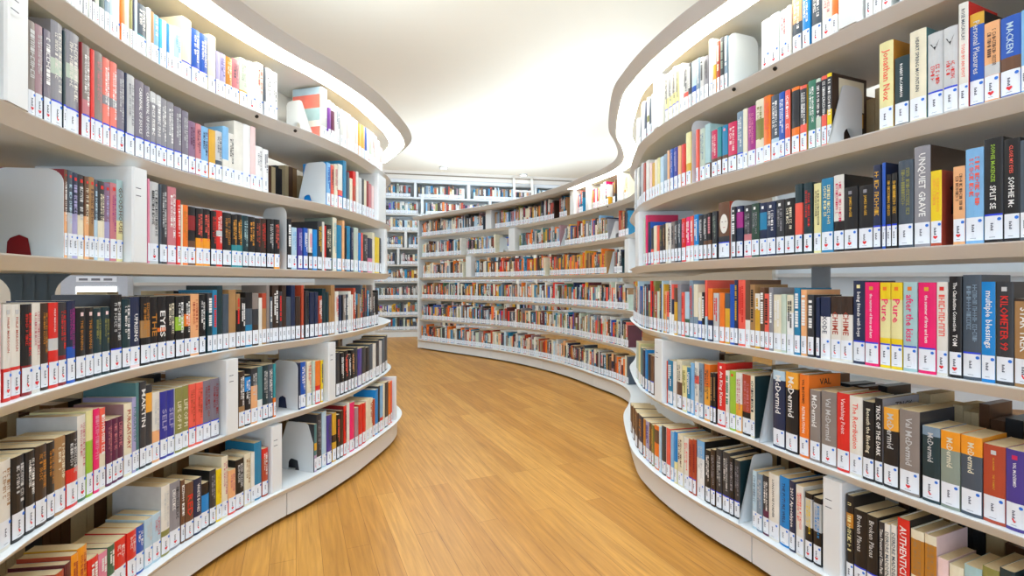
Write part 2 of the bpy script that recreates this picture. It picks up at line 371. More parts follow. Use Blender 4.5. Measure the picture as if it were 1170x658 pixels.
rootT,SIDE_R,_=straight_case('plain white bookcase seen over the pink and yellow books through the eye-level gap',(2.3,4.35),(4.3,3.55),[H+h for h in (.69,.39,.088,-.21,-.51,-.80)],H+1.0,.26)
# ---------------------------------------------------------------- books
_txt={}
def text_mesh(s):
    if s in _txt: return _txt[s]
    cu=bpy.data.curves.new('t','FONT'); cu.body=s; cu.size=1; cu.resolution_u=1; cu.fill_mode='FRONT'; cu.offset=.012
    o=bpy.data.objects.new('t',cu); COL.objects.link(o); dg=bpy.context.evaluated_depsgraph_get(); dg.update()
    me=bpy.data.meshes.new_from_object(o.evaluated_get(dg))
    vs=[(v.co.x,v.co.y) for v in me.vertices]; fs=[tuple(p.vertices) for p in me.polygons]
    bpy.data.objects.remove(o); bpy.data.curves.remove(cu); bpy.data.meshes.remove(me)
    x0=min(v[0] for v in vs); x1=max(v[0] for v in vs); y0=min(v[1] for v in vs); y1=max(v[1] for v in vs)
    _txt[s]=([(x-x0,y-y0) for x,y in vs],fs,x1-x0,y1-y0); return _txt[s]
def spine_text(mb,s,m,cx,z_top,z_bot,hmax,y):
    if not s.strip(): return
    vs,fs,W,Hh=text_mesh(s); L=z_top-z_bot; sc=min(hmax/Hh,L/W*1.0); sx=max(sc,min(L/W*.97,sc*1.5))
    zt=z_top-(L-W*sx)*.5
    mb.mesh([(cx-Hh*sc/2+b*sc,y,zt-a*sx) for a,b in vs],fs,m)
def bars(mb,rng,m,cx,z_top,z_bot,hmax,y,fine=True):           # lettering too small to read: a run of strokes
    z=z_top; h=hmax
    while z>z_bot+h*.5:
        w=h*rng.uniform(.42,.75)
        if rng.random()<.13: z-=h*.55; continue
        x0=cx-h/2; x1=cx+h/2; s=h*.17
        k=rng.randrange(4) if fine else 3
        Z=z; z1=z-w
        if k==3: mb.face([(x0,y,Z),(x1,y,Z),(x1,y,z1),(x0,y,z1)],m)
        else:
            mb.face([(x0,y,Z),(x1,y,Z),(x1,y,Z-s),(x0,y,Z-s)],m)
            if k==0: mb.face([(x0,y,Z-s),(x0+s,y,Z-s),(x0+s,y,z1),(x0,y,z1)],m); mb.face([(x1-s,y,Z-s),(x1,y,Z-s),(x1,y,z1),(x1-s,y,z1)],m)
            if k==1: mb.face([(x0,y,z1+s),(x1,y,z1+s),(x1,y,z1),(x0,y,z1)],m); mb.face([(x1-s,y,Z-s),(x1,y,Z-s),(x1,y,z1+s),(x1-s,y,z1+s)],m)
            if k==2: c=(x0+x1)/2; mb.face([(c-s/2,y,Z-s),(c+s/2,y,Z-s),(c+s/2,y,z1),(c-s/2,y,z1)],m)
        z-=w+h*.16
def heart(n=9):
    pts=[]
    for i in range(14):
        t=2*math.pi*i/14; pts.append((.5*math.sin(t)**3,(13*math.cos(t)-5*math.cos(2*t)-2*math.cos(3*t)-math.cos(4*t))/32))
    return pts
HEART=heart()
def book_meshes(w,h,d,sp,rng,single=False):
    """cover, page block and spine label of a book; its spine is the face at y=0, x runs across the spine"""
    main=cm(sp['c']); cv=cm(sp['cv']) if 'cv' in sp else None
    hard=h>.212 and w>.016; t=.0022 if hard else .0011; t=min(t,w*.12)
    bl=min(.0032,w*.10); b0=bl+.0008
    prof=[(w*a,bl*(2*a-1)**2) for a in ((.0,.1,.3,.5,.7,.9,1.0) if not single else (0,.3,.7,1))]
    outer=[(0,d)]+prof+[(w,d)]
    inner=[(t,d)]+[(min(max(x,t),w-t),y+t) for x,y in prof]+[(w-t,d)]
    zs=[0.0]; seg=[]
    lab=.058
    cuts=[]                                                    # colour fields on the cover, from the bottom up
    if 'bot' in sp: cuts.append((0,float(sp['botf'])*h if 'botf' in sp else .42*h,cm(sp['bot'])))
    if 'mid' in sp: a,b=(float(q) for q in sp.get('midf','.45-.6').split('-')); cuts.append((h*(1-b),h*(1-a),cm(sp['mid'])))
    if 'top' in sp: cuts.append((h*(1-float(sp.get('topf','.15'))),h,cm(sp['top'])))
    cuts.sort(key=lambda q:q[0]); z=0
    for a,b,m in cuts:
        if a<z: a=z
        if a>z+1e-5: seg.append((z,a,main))
        seg.append((a,b,m)); z=b
    if z<h-1e-5: seg.append((z,h,main))
    C=MB(); n=len(outer)
    for a,b,m in seg:
        for j in range(n-1):
            mm=m
            if cv and j in (0,n-2): mm=cv
            p,q=outer[j],outer[j+1]; C.face([(p[0],p[1],a),(q[0],q[1],a),(q[0],q[1],b),(p[0],p[1],b)],mm)
    for z in (0,h):
        for j in range(n-1):
            p,q,r,s=outer[j],outer[j+1],inner[j+1],inner[j]; C.face([(p[0],p[1],z),(q[0],q[1],z),(r[0],r[1],z),(s[0],s[1],z)],cv or (seg[-1][2] if z else seg[0][2]))
    for j in range(n-1):
        p,q=inner[j],inner[j+1]; C.face([(p[0],p[1],0),(q[0],q[1],0),(q[0],q[1],h),(p[0],p[1],h)],cm('offwhite'))
    for j,k in ((0,0),(n-1,n-1)):
        p,q=outer[j],inner[j]; C.face([(p[0],p[1],0),(q[0],q[1],0),(q[0],q[1],h),(p[0],p[1],h)],cv or main)
    y=-.0005
    if sp.get('lab','1')=='0': lab=.010
    ztop=h-.010; zbot=lab+.014
    zsq=ztop
    if 'bird' in sp: ztop-=.062
    if 'sq' in sp: ztop-=.012
    if 't' in sp and not (single and w<.012):
        m=ink(sp['t']); hh=min(w*.62,.030)
        if 'T' in sp:
            parts=sp['T'].replace('_',' ').split('|'); 
            if len(parts)==1: spine_text(C,parts[0],m,w/2,ztop-.008,zbot,hh,y)
            else:
                cut=ztop-(ztop-zbot)*float(sp.get('cut','.5' if all(q.strip() for q in parts) else ('.8' if parts[0].strip() else '.25')))
                spine_text(C,parts[0],m,w/2,ztop-.004,cut+.004,hh,y); spine_text(C,parts[1],ink(sp.get('t2',sp['t'])),w/2,cut-.004,zbot,hh,y)
        else:
            f=rng.uniform(.45,.62); sp_=ztop-zbot; two=w>.021
            if two:
                bars(C,rng,m,w*.36,ztop-sp_*.10,zbot+sp_*.25,w*.24,y,not single); bars(C,rng,ink(sp.get('t2',sp['t'])),w*.68,ztop-sp_*.08,zbot+sp_*.05,w*.24,y,not single)
            else: bars(C,rng,m,w/2,ztop-sp_*.06,zbot+sp_*.10,w*f,y,not single)
    if 'sq' in sp:                                             # small square device at the head of the spine
        q=min(w*.42,.009); C.face([(w/2-q/2,y,zsq-.001),(w/2+q/2,y,zsq-.001),(w/2+q/2,y,zsq-.001-q),(w/2-q/2,y,zsq-.001-q)],ink(sp['sq']))
    if 'bird' in sp:                                           # dark spread wings
        zc=h-.030; m=ink('black'); C.face([(w*.5,y,zc-.010),(w*.18,y,zc+.006),(w*.3,y,zc+.004)],m); C.face([(w*.5,y,zc-.010),(w*.82,y,zc+.012),(w*.62,y,zc+.001)],m); C.face([(w*.5,y,zc-.012),(w*.42,y,zc-.003),(w*.58,y,zc-.003)],m)
    if 'ct' in sp:                                             # title on the side cover
        vs,fs,W,Hh=text_mesh(sp['ct'].replace('_',' ')); s=.018/Hh
        C.mesh([(w+.0004,d*.35+a*s,h-.012-Hh*s+b*s) for a,b in vs],fs,ink(sp.get('ctc','black')))
    if 'pic' in sp:                                            # printed picture on the side cover
        for a0,a1,b0_,b1,k in ((.2,.92,.52,.95,'cream'),(.1,.9,.30,.50,'gold'),(.45,.62,.60,.85,'darkbrown'),(.35,.6,.36,.46,'ochre')):
            C.face([(w+.0003*(1 if k in('cream','gold') else 2),d*a0,h*b0_),(w+.0003*(1 if k in('cream','gold') else 2),d*a1,h*b0_),(w+.0003*(1 if k in('cream','gold') else 2),d*a1,h*b1),(w+.0003*(1 if k in('cream','gold') else 2),d*a0,h*b1)],cm(k))
    if 'figure' in sp:                                         # dancing dark figure on the side cover
        C.mesh([(w+.0004,d*.35+a,.075+b) for a,b in ((0,0),(.010,.0),(.014,.03),(.02,.055),(.034,.06),(.034,.064),(.02,.068),(.016,.085),(.008,.085),(.006,.068),(-.006,.06),(.004,.055),(.004,.03))],[tuple(range(13))],ink('black'))
    if 'face' in sp:                                           # pale portrait on the spine
        pts=[(w*.55+w*.36*math.cos(2*math.pi*i/14),y,h*.62+h*.17*math.sin(2*math.pi*i/14)) for i in range(14)]; C.mesh(pts,[tuple(range(14))],cm('offwhite'))
        for ex,ez,rx,rz in ((.40,.655,.09,.0055),(.72,.655,.09,.0055),(.56,.555,.11,.006)):
            C.mesh([(w*ex+w*rx*math.cos(2*math.pi*i/8),y-.0002,h*ez+h*rz*math.sin(2*math.pi*i/8)) for i in range(8)],[tuple(range(8))],cm('brick' if ez<.6 and rx>.05 else 'brown'))
    P=MB(); P.box(t+.0001,bl+t+.0002,.0022,w-t-.0001,d-(.004 if hard else .001),h-(.0032 if hard else .0006),M_PAGE)
    S=None
    if sp.get('lab','1')!='0':
        S=MB(); z0=.007; z1=lab; yy=-.0004
        pr=[(w*a,bl*(2*a-1)**2+yy) for a in (.03,.15,.35,.5,.65,.85,.97)]
        for p,q in zip(pr,pr[1:]): S.face([(p[0],p[1],z0),(q[0],q[1],z0),(q[0],q[1],z1),(p[0],p[1],z1)],M_STICK)
        if sp.get('sb'):
            for p,q in zip(pr,pr[1:]): S.face([(p[0],p[1]-.0002,z1-.0005),(q[0],q[1]-.0002,z1-.0005),(q[0],q[1]-.0002,z1+.0035),(p[0],p[1]-.0002,z1+.0035)],M_LINE)
        y2=yy-.0003
        if w>.007:
            bw=min(.0045,w*.26); z=z1-.016
            for k in range(5):
                S.face([(w*.45-bw/2,y2,z),(w*.45+bw/2*(.3 if k%2 else 1),y2,z),(w*.45+bw/2*(.3 if k%2 else 1),y2,z-.0022),(w*.45-bw/2,y2,z-.0022)],M_DARK); z-=.0034
            if not single:
                r=min(.0036,w*.16); S.mesh([(w*.82+r*math.cos(2*math.pi*i/8),y2+.0012*0+bl*.3,z1-.008+r*math.sin(2*math.pi*i/8)) for i in range(8)],[tuple(range(8))],M_BLUE)
            mk=sp.get('m')
            if mk is None: mk=rng.choice('000hcc')
            if mk=='h':
                q=min(w*.42,.0105); S.mesh([(w*.47+a*q,y2,.0205+b*q) for a,b in HEART],[tuple(range(14))],M_RED)
            elif mk=='c':
                q=min(w*.40,.008); S.face([(w*.47-q*.45,y2,.024),(w*.47-q*.2,y2,.0265),(w*.47+q*.1,y2,.021),(w*.47-q*.05,y2,.0175)],M_RED); S.face([(w*.47-q*.05,y2,.0175),(w*.47+q*.1,y2,.021),(w*.47+q*.5,y2,.021),(w*.47+q*.1,y2,.017)],M_RED)
            S.face([(w*.3,y2,.0115),(w*.62,y2,.0115),(w*.62,y2,.0122),(w*.3,y2,.0122)],M_DARK)
    return C,P,S
def parse(segs):
    out=[]
    for (bx,by,sc,x,txt) in segs:
        for e in txt.replace('\n',';').split(';'):
            e=e.strip()
            if not e: continue
            k=e.split()
            x1=float(k[0]); yt=None if k[1]=='-' else by+float(k[1])/sc
            sp={'c':k[2]}
            for o in k[3:]:
                a,b=(o.split('=',1)+['1'])[:2] if '=' in o else (o,'1'); sp[a]=b
            sp['px0']=bx+x/sc; sp['px1']=bx+x1/sc; sp['yt']=yt; x=x1
            if sp['c']!='g': out.append(sp)
    return out
# ---------------------------------------------------------------- what stands on each shelf, read off spine by spine
# each entry: right edge, top, colour, options; coordinates inside the quoted crop (base x, base y, scale, first left edge)
K=7.3125; K2=7.308
BOOKS={}
BOOKS['L',1]=[(0,0,K,545,"""600 - white;640 - pale;700 - offwhite;742 - charcoal t=white;772 - olive;800 - black t=white;832 - palegreen t=slate;880 - darkgreen t=paleyellow;922 - greyblue t=white;960 - paleblue;
 1015 - white;1046 - orange;1085 - cream;1112 - olive;1128 - navy;1150 - paleblue"""),
 (160,0,K,-20,"""65 40 slate t=white bot=teal m=0;95 70 white;120 100 tan;165 130 skyblue t=white;190 160 cyan;225 175 white;250 200 azure;285 215 white;352 232 paleblue t=skyblue;437 155 cream sb;505 250 blue t=white sb;575 290 blue t=white sb;638 298 cream;668 430 lavender;
 720 450 lavender t=purple;775 480 ochre t=cream;840 495 rose t=slate cv=green;905 490 palegreen t=greygreen bot=gold botf=.35;975 520 white m=h;1035 530 offwhite t=coral;1055 565 slate;1105 575 white t=slate;1155 605 white t=slate"""),
 (320,90,K,345,"""405 78 lightgrey t=white cv=offwhite stripes=1 d=.15;430 182 white mid=violet midf=.18-.75;462 205 white mid=plum midf=.2-.75;505 235 white t=greyblue;530 255 lightgrey;560 275 white;600 295 palepink;632 330 white;657 350 palepink;685 380 amber;712 395 amber;732 410 blue;752 425 white;770 440 palegreen;790 455 white t=rose;815 480 palepink;838 520 white;862 580 palepink""")]
BOOKS['L',2]=[(0,0,K,250,"""312 180 greybrown t=lightgrey m=h cv=black;377 215 rosegrey t=lightgrey m=h cv=maroon;437 255 greypurple t=white m=h cv=navy;535 190 grey t=offwhite sb d=.15 mid=palegreen midf=.35-.5;560 262 darkteal sb m=0;680 275 grey t=offwhite sb d=.15 mid=palegreen midf=.32-.46;692 352 darkred;765 378 greybrown t=white bot=rose sb;798 415 red sb;868 440 greybrown t=rose sb;928 490 salmon mid=grey midf=.42-.52 t=white sb;985 525 salmon mid=grey midf=.42-.52 t=white sb;1048 590 greypurple t=lightgrey sb;1065 610 navy sb;1137 630 lightgrey t=grey sb"""),
 (160,90,K,-33,"""42 20 greypurple t=white T=CARNIVAL_OF_SOULS sb;90 62 greypurple t=white T=CARNIVAL_OF_SOULS sb;138 112 grey top=lightgrey t=white sb;182 140 grey top=lightgrey t=white sb;235 168 grey t=white sb;295 196 grey t=white cv=slate sb;358 238 greypurple t=lightgrey sb;412 272 greypurple t=lightgrey;470 358 mauve t=plum m=h;518 378 rose t=plum m=h;582 402 skyblue t=navy m=h;638 428 gold cv=orange m=h;695 440 lightgrey t=slate bot=slate;745 402 skyblue bot=offwhite;795 460 offwhite t=charcoal;872 360 offwhite;932 385 white;975 402 palepink;1032 566 white t=grey;1076 592 white t=grey""")]
BOOKS['L',2]+=[(320,180,K,386,"""427 45 skyblue t=blue cv=azure;455 65 coral t=charcoal;487 60 cream t=rose;528 58 offwhite bot=coral sb;560 30 tealblue;585 122 slate;612 175 cream;640 118 brick top=red topf=.35 cv=red;662 120 offwhite;690 172 lightgrey;706 180 charcoal;727 192 cream;747 200 darkred;770 222 rose;798 240 palepink;822 252 darkteal""")]
BOOKS['L',3]=[(0,180,K,541,"""572 100 brown cv=darkred d=.15 bot=peach botf=.52 sq=red t=white m=0;612 108 slate bot=lightgrey botf=.52 sq=red t=paleblue m=0;662 128 navy bot=lavender botf=.52 sq=red t=lavender m=0;714 145 charcoal bot=cream botf=.52 sq=red t=lightgrey m=0;752 160 brown bot=peach botf=.52 sq=red t=cream m=0;798 166 tan sq=red t=brown m=0;829 186 slate bot=paleblue botf=.5 sq=red t=paleblue m=0;886 200 charcoal bot=cream botf=.5 sq=red t=cream m=0;931 214 mauve bot=lavender botf=.5 sq=red t=lavender m=0;986 214 rose sq=red t=magenta m=0;1050 190 paleteal bot=paleyellow botf=.5 T=GOODHOUSE t=brown""")]
BOOKS['L',3]+=[(160,180,K,66,"""83 176 pink;166 205 lightgrey t=charcoal m=h;181 225 slate m=0;240 225 charcoal t=lightgrey m=0;313 248 rose t=white; 344 354 red t=white m=h;359 395 cream;410 396 orange t=ochre;475 412 black mid=darkred midf=.15-.4 bot=brown;534 425 black t=coral bot=flame botf=.48 m=c;598 430 black t=coral bot=flame botf=.48 m=c;645 446 black t=red m=c;697 444 red t=white mid=lightgrey midf=.36-.46 m=c;770 462 black t=ochre m=c;816 476 black t=amber bot=teal botf=.42 m=c;862 476 black t=amber bot=teal botf=.42 m=c;910 486 darkteal cv=teal t=paleteal m=c;966 496 black t=amber m=c;1016 508 black t=brick m=c;1062 510 darkbrown t=red cv=red;1082 512 black t=white;1126 514 black t=lightgrey;1172 518 black t=coral bot=flame botf=.3""")]
BOOKS['L',3]+=[(320,230,K,64,"""99 148 black t=white m=0;149 218 paleblue t=skyblue m=h;194 225 purple t=lavender m=h;240 224 blue t=white m=h;276 230 offwhite t=pink bot=charcoal m=h;316 236 azure m=h;356 168 charcoal t=gold d=.15;373 172 offwhite;386 204 red;441 196 black t=cream;479 138 cream t=paleteal cv=greygreen d=.15;521 200 tealblue;543 160 peach;560 222 black;593 207 tealblue;620 222 navy t=grey;660 222 palegreen t=lightgrey;680 265 azure;697 264 coral cv=darkteal;736 280 charcoal t=grey;776 310 navy bot=pink;796 262 cream;834 302 yellow;864 308 charcoal t=grey;888 320 peach""")]
BOOKS['L',4]=[(0,330,K2,0,"""34 120 palepink;106 128 offwhite t=brick T=PHILIP_MARGOLIN| bot=red botf=.34 m=h sq=lightgrey;190 128 offwhite t=brick T=PHILIP_MARGOLIN| bot=red botf=.34 m=h sq=lightgrey;279 128 black t=red bot=darkred botf=.33 m=c;356 118 offwhite t=rose m=h;421 120 darkbrown t=ochre;503 114 red t=white T=PHILIP_MARGOLIN| cut=.55 mid=lightgrey midf=.42-.56 m=c;573 112 charcoal t=red bot=darkred botf=.36 m=c;644 98 navy t=magenta bot=blue botf=.44 m=0;727 158 black t=ochre sq=palepink T=THE_BURNING m=c;797 155 black t=ochre sq=palepink T=THE_RAVING m=c;867 160 darkteal t=olive sq=palepink"""),
 (120,330,K2,-11,"""57 150 darkteal t=olive sq=palepink;152 48 black t=lightgrey sb cv=black d=.15;222 82 darkteal t=white m=c;304 66 navy t=white T=|UPRISING cut=.3 bot=palepink botf=.10 m=h;386 62 black t=ochre mid=tan midf=.35-.6 m=c;450 66 black t=ochre T=|THE m=c;522 62 black mid=orange midf=.48-.54 t=white T=|EYES m=c;596 58 black t=cream m=c;668 62 black mid=lime midf=.33-.55 t=white m=c;722 56 black mid=orange midf=.3-.5 t=white m=c;797 42 peach t=brick m=h;850 48 black t=white""")]
BOOKS['L',5]=[(0,490,K2,-60,"""4 285 darkteal;117 262 offwhite t=tan m=0;225 222 black t=lightgrey m=c;308 182 black t=white m=c;405 132 darkbrown t=ochre m=c;473 108 black t=ochre m=c;567 62 tan t=cream m=c;668 30 black t=lightgrey bot=red botf=.52 m=c"""),
 (0,410,K,660,"""735 468 offwhite t=rose bot=forest botf=.24 m=h cv=lightgrey;792 430 lime top=paleyellow topf=.35 m=0;843 414 hotpink t=pink m=h;893 408 coral t=white bot=cream botf=.45 m=0;945 510 plum t=rose m=h;992 492 plum t=rose m=h;1042 478 plum t=rose m=h;1112 370 cream t=brick T=PURGATORY cv=rosegrey m=0;1145 320 lavender t=seateal T=PURGATORY m=0"""),
 (150,400,K,48,"""76 270 seateal cv=seateal d=.15 m=0;130 262 charcoal t=white T=MARTIN| m=0;186 288 charcoal mid=amber midf=.1-.34 d=.12 m=0;250 350 offwhite bot=peach botf=.45 t=lightgrey;312 344 royal t=lavender T=|SELF m=0;370 330 royal t=lavender T=|SELF m=0;436 312 olive t=cream T=|LIFE_OF_PI cv=white m=0;490 295 olive t=cream T=|LIFE_OF_PI cv=white m=0;548 282 coral t=brick sb m=0;608 268 coral t=brick sb m=0;674 252 greypurple t=darkred sb m=0;746 236 greypurple t=darkred sb m=0"""),
 (260,400,K,98,"""150 178 darkbrown t=white bot=tan botf=.38 m=c cv=black;204 208 black t=white mid=azure midf=.04-.32 m=c;258 148 charcoal bot=peach botf=.68 t=lightgrey;298 138 seateal bot=pale botf=.4;345 125 darkteal t=lightgrey;385 116 slate t=white;406 112 teal bot=orange botf=.36"""),
 (260,400,K,590,"""613 106 navy m=0;666 98 blue t=white m=0;712 92 cream t=red m=0;737 90 palegreen;782 88 orange bot=red;802 84 yellow t=slate"""),
 (360,400,6.583,160,"""192 - charcoal;222 - black t=white;252 - black t=coral;274 - charcoal t=white;300 - black t=peach;325 - charcoal;357 - purple;385 - charcoal;412 - black;438 - slate;462 - offwhite;486 - charcoal;508 - lightgrey;530 - slate;548 - charcoal""")]
BOOKS['L',6]=[(0,568,K2,470,"""545 620 brick cv=brick;600 545 maroon cv=maroon;662 470 flame t=brick cv=brick;744 408 flame t=brick cv=gold;832 500 red t=white;905 455 pink t=white;966 400 forest t=white;1070 345 red t=palepink;1148 280 red t=palepink"""),
 (140,568,K2,125,"""192 235 blue t=white cv=gold m=0;260 175 paleblue t=lightgrey bot=paleblue m=h;330 130 paleblue t=rose m=h"""),
 (140,490,K2,330,"""402 470 offwhite t=lightgrey bot=olive botf=.36 cv=lightgrey d=.16 m=h;495 440 grey t=white t2=charcoal m=h;530 425 brown t=white m=0;600 445 brown t=cream t2=red T=|RED m=c;668 410 navy t=white T=WHITE_BONES m=c;735 450 black mid=azure midf=.25-.8 m=c;790 340 charcoal t=grey cv=black;837 335 yellow t=gold;890 228 cream t=rose cv=cream;950 340 peach bot=coral botf=.3 t=rose;1022 252 black t=lightgrey bot=darkred botf=.3 m=c;1076 205 cream t=tan;1108 195 offwhite"""),
 (290,470,K2,8,"""74 258 tealblue cv=tealblue m=0;124 308 brick t=white mid=red midf=.0-.2"""),
 (290,470,K2,498,"""530 105 seateal cv=charcoal d=.10 mid=gold midf=.4-.55 bot=lilac botf=.35;577 22 charcoal t=grey d=.15"""),
 (360,400,6.583,55,"""92 462 paleblue;132 488 purple t=slate;165 472 gold mid=darkbrown;191 484 black t=coral;216 455 darkbrown;241 418 red t=darkred cv=darkred;262 396 offwhite cv=offwhite;303 392 hotpink cv=offwhite;332 432 rosegrey;361 406 red;386 396 red;412 372 cream;438 362 cream t=brick;455 368 brick;478 295 azure cv=azure;492 265 charcoal;515 265 skyblue bot=red botf=.3;527 252 cream;556 198 charcoal cv=charcoal;572 240 orange;584 230 coral""")]
BOOKS['R',1]=[(690,90,K,265,"""285 350 offwhite;308 345 slate;330 205 white;352 200 navy;374 160 white mid=olive;392 165 slate;410 132 white"""),
 (690,0,K,506,"""535 620 offwhite t=charcoal bot=paleyellow botf=.5 sb;567 598 offwhite t=slate bot=paleyellow botf=.5 sb;597 560 offwhite t=charcoal bot=paleyellow botf=.5 sb;625 548 paleyellow t=slate sb;660 535 white;700 540 lightgrey t=charcoal bot=coral botf=.4;728 525 charcoal t=white;766 512 paleblue bot=blue botf=.45;800 488 greyblue t=white;832 480 lightgrey t=charcoal;870 468 grey t=charcoal;907 328 white;937 332 offwhite bot=amber botf=.55;967 345 brick t=cream;1002 312 charcoal t=greygreen;1036 302 greyblue t=white"""),
 (850,0,K,135,"""207 165 white cv=seateal m=h;286 115 white cv=seateal m=h;356 82 white t=rose m=h;390 45 offwhite;476 -25 slate t=white top=peach topf=.45 m=c;550 -45 azure t=white m=c;645 -70 slate t=white m=c;732 -120 offwhite t=rose m=h;782 -140 white top=orange topf=.62 m=0"""),
 (850,0,K,945,"""1010 - g;1075 - white m=c;1148 - white m=0;1230 - offwhite m=h""")]
BOOKS['R',2]=[(690,180,K,245,"""270 112 lightgrey;290 95 offwhite;306 85 charcoal;322 52 lightgrey;343 50 brick;376 28 offwhite;397 45 palepink;419 48 gold;441 20 cream;463 4 paleyellow;496 -5 paleblue"""),
 (690,90,K,496,"""525 632 greyblue;545 600 peach;577 588 blue t=lavender;613 574 royal t=lavender;642 560 peach;678 548 red;724 450 paleyellow bot=gold cv=gold"""),
 (690,90,K,765,"""788 425 coral;836 415 palegreen t=greyblue;886 380 paleteal bot=brown botf=.3;941 430 crimson t=palepink bot=brown botf=.4 m=h;980 405 teal bot=brown botf=.4 m=h;1032 388 tealblue bot=brown botf=.4 sq=pink m=h cv=black;1104 362 crimson t=palepink bot=brown botf=.35 m=h;1156 275 greyblue t=white sb"""),
 (850,90,K,-14,"""22 250 cream;87 232 magenta t=pink m=0;157 172 cream t=olive mid=olive midf=.3-.6 m=c;217 143 orange t=coral m=0;286 135 slate t=white bot=paleblue botf=.34 m=h;337 112 blue t=white m=c;386 95 coral t=white cv=brown m=c;458 70 orange t=charcoal mid=charcoal midf=.05-.6 m=c;522 55 coral t=white mid=charcoal midf=.05-.58 cv=gold m=c;594 12 green t=white m=c;640 -2 palegreen mid=charcoal midf=.05-.55 t=white m=c;688 -25 coral t=white mid=charcoal midf=.05-.55 m=c;730 -48 yellow t=white mid=charcoal midf=.05-.5 cv=darkbrown pic=1 d=.15 m=0"""),
 (1010,0,K,-52,"""76 348 paleyellow t=coral T=Jonathan_Nox m=0 cv=ochre d=.14;206 470 darkteal t=white T=ROBERT_McCAMMON m=0 cut=.4;352 250 cream t=slate T=HEART_SPRING_MOUNTAIN cv=seateal m=0;490 270 lightgrey t=red bird=1 sb m=0;618 222 lightgrey t=red bird=1 sb m=0;705 22 offwhite t=slate t2=coral T=ROSE_MACAULAY|TOLD_BY_AN_IDIOT cv=red m=0;830 105 blue t=lightgrey T=Personal_Pleasures top=gold topf=.13 cv=black m=0;962 180 peach t=brown mid=lightgrey midf=.52-.66 m=h;1140 130 blue t=paleblue T=MACKEN| mid=brown midf=.5-.68 m=h;1200 80 skyblue""")]
BOOKS['R',3]=[(690,240,K,287,"""312 52 greygreen;340 75 palegreen;362 44 hotpink cv=crimson d=.15;386 100 navy cv=blue;410 150 charcoal bot=coral;436 132 cream m=h;458 130 coral m=h;486 130 charcoal t=olive m=h;512 118 darkbrown t=tan m=h;530 108 cream m=h;556 108 offwhite t=brown;586 98 greybrown t=charcoal m=h;612 90 charcoal t=lightgrey m=h;642 80 slate t=lightgrey m=h;680 70 red t=pink m=0;716 58 hotpink t=white bot=offwhite botf=.35 m=h;746 50 coral t=white bot=offwhite botf=.35 m=h;786 38 azure bot=paleblue botf=.35 t=white m=h;824 42 charcoal t=lightgrey m=h;860 34 charcoal t=lightgrey bot=brown m=h;896 22 black t=rose bot=brown m=h;942 10 charcoal t=greygreen m=h"""),
 (690,180,K,944,"""1046 372 brown face=1 cv=brick bot=charcoal botf=.4 sb d=.13 m=0;1097 412 charcoal t=white sq=white m=h;1152 404 navy mid=magenta midf=.12-.42 sq=white m=h"""),
 (850,180,K,-8,"""55 398 charcoal t=grey sq=white bot=rose botf=.45 m=h;120 384 darkgreen t=grey sq=white m=h;184 378 navy mid=tealblue midf=.18-.5 sq=white m=h;260 368 navy t=white sq=white m=h;330 352 charcoal t=grey sq=white m=h;418 340 black t=cream sq=white m=h;488 222 darkteal mid=coral midf=.27-.72 m=h;572 210 darkteal t=red m=h;640 215 paleyellow t=charcoal m=0;742 172 tealblue t=paleyellow m=h;830 145 offwhite t=crimson bot=black botf=.4 cv=black m=h;945 245 black t=gold T=JAMES_McGEE| sq=grey m=h;1072 230 black t=gold T=JAMES_McGEE| sq=grey m=h;1140 60 navy t=gold sb m=0"""),
 (1010,180,K,-20,"""14 42 blue cv=navy sb m=0;58 140 black t=gold sb m=0;108 128 black t=gold sb m=0;240 20 slate t=olive m=0;382 -98 grey t=white T=UNQUIET_GRAVE cv=darkbrown d=.16 m=0;480 108 yellow t=amber bot=brick botf=.33 cv=brick figure=1 m=h;568 108 g;672 72 peach t=brown cv=blue m=h;828 -80 skyblue t=coral m=0;992 -165 black t=lime t2=white T=SOPHIE_McKENZIE|SPLIT_SE cut=.62 sb m=0 d=.15;1132 -160 black t=coral t2=white T=CLOSE_MY_EYES|SOPHIE_Mc m=0;1230 -150 slate m=0""")]
BOOKS['R',4]=[(920,320,6.577,78,"""108 130 navy t=white;184 125 white t=navy T=|EXODE top=navy topf=.32 cut=.34 m=c;262 122 offwhite t=brick T=|CHIME top=darkbrown topf=.28 cut=.3 m=c;350 122 offwhite t=brick T=|CHIME top=darkbrown topf=.28 cut=.3 m=c;441 4 navy t=white T=being_friends_with_boys sq=paleyellow sb m=0;551 16 hotpink t=white T=the_summer_of_firsts_and_lasts sq=gold sb m=0;637 18 yellow t=hotpink T=Pure| sq=orange mid=paleyellow midf=.2-.65 sb m=0;729 18 yellow t=hotpink T=Pure| sq=orange mid=paleyellow midf=.2-.65 sb m=0;841 16 paleteal t=hotpink T=after_the_kiss sq=orange sb m=0"""),
 (1040,320,6.577,52,"""192 18 hotpink t=white T=the_summer_of_firsts_and_lasts sq=gold sb m=0;283 14 offwhite t=coral sq=red m=h;386 -29 black t=white T=The_Clandestine_Connection|TOM cut=.8 m=h;530 -40 slate t=greyblue sb m=0;638 12 azure t=white T=multiple_blessings cv=olive m=0;775 12 charcoal t=red T=KILOMETER_99 sq=lightgrey m=0;940 140 tan t=white T=STAR_TREK top=darkbrown topf=.03 cv=darkbrown m=c""")]
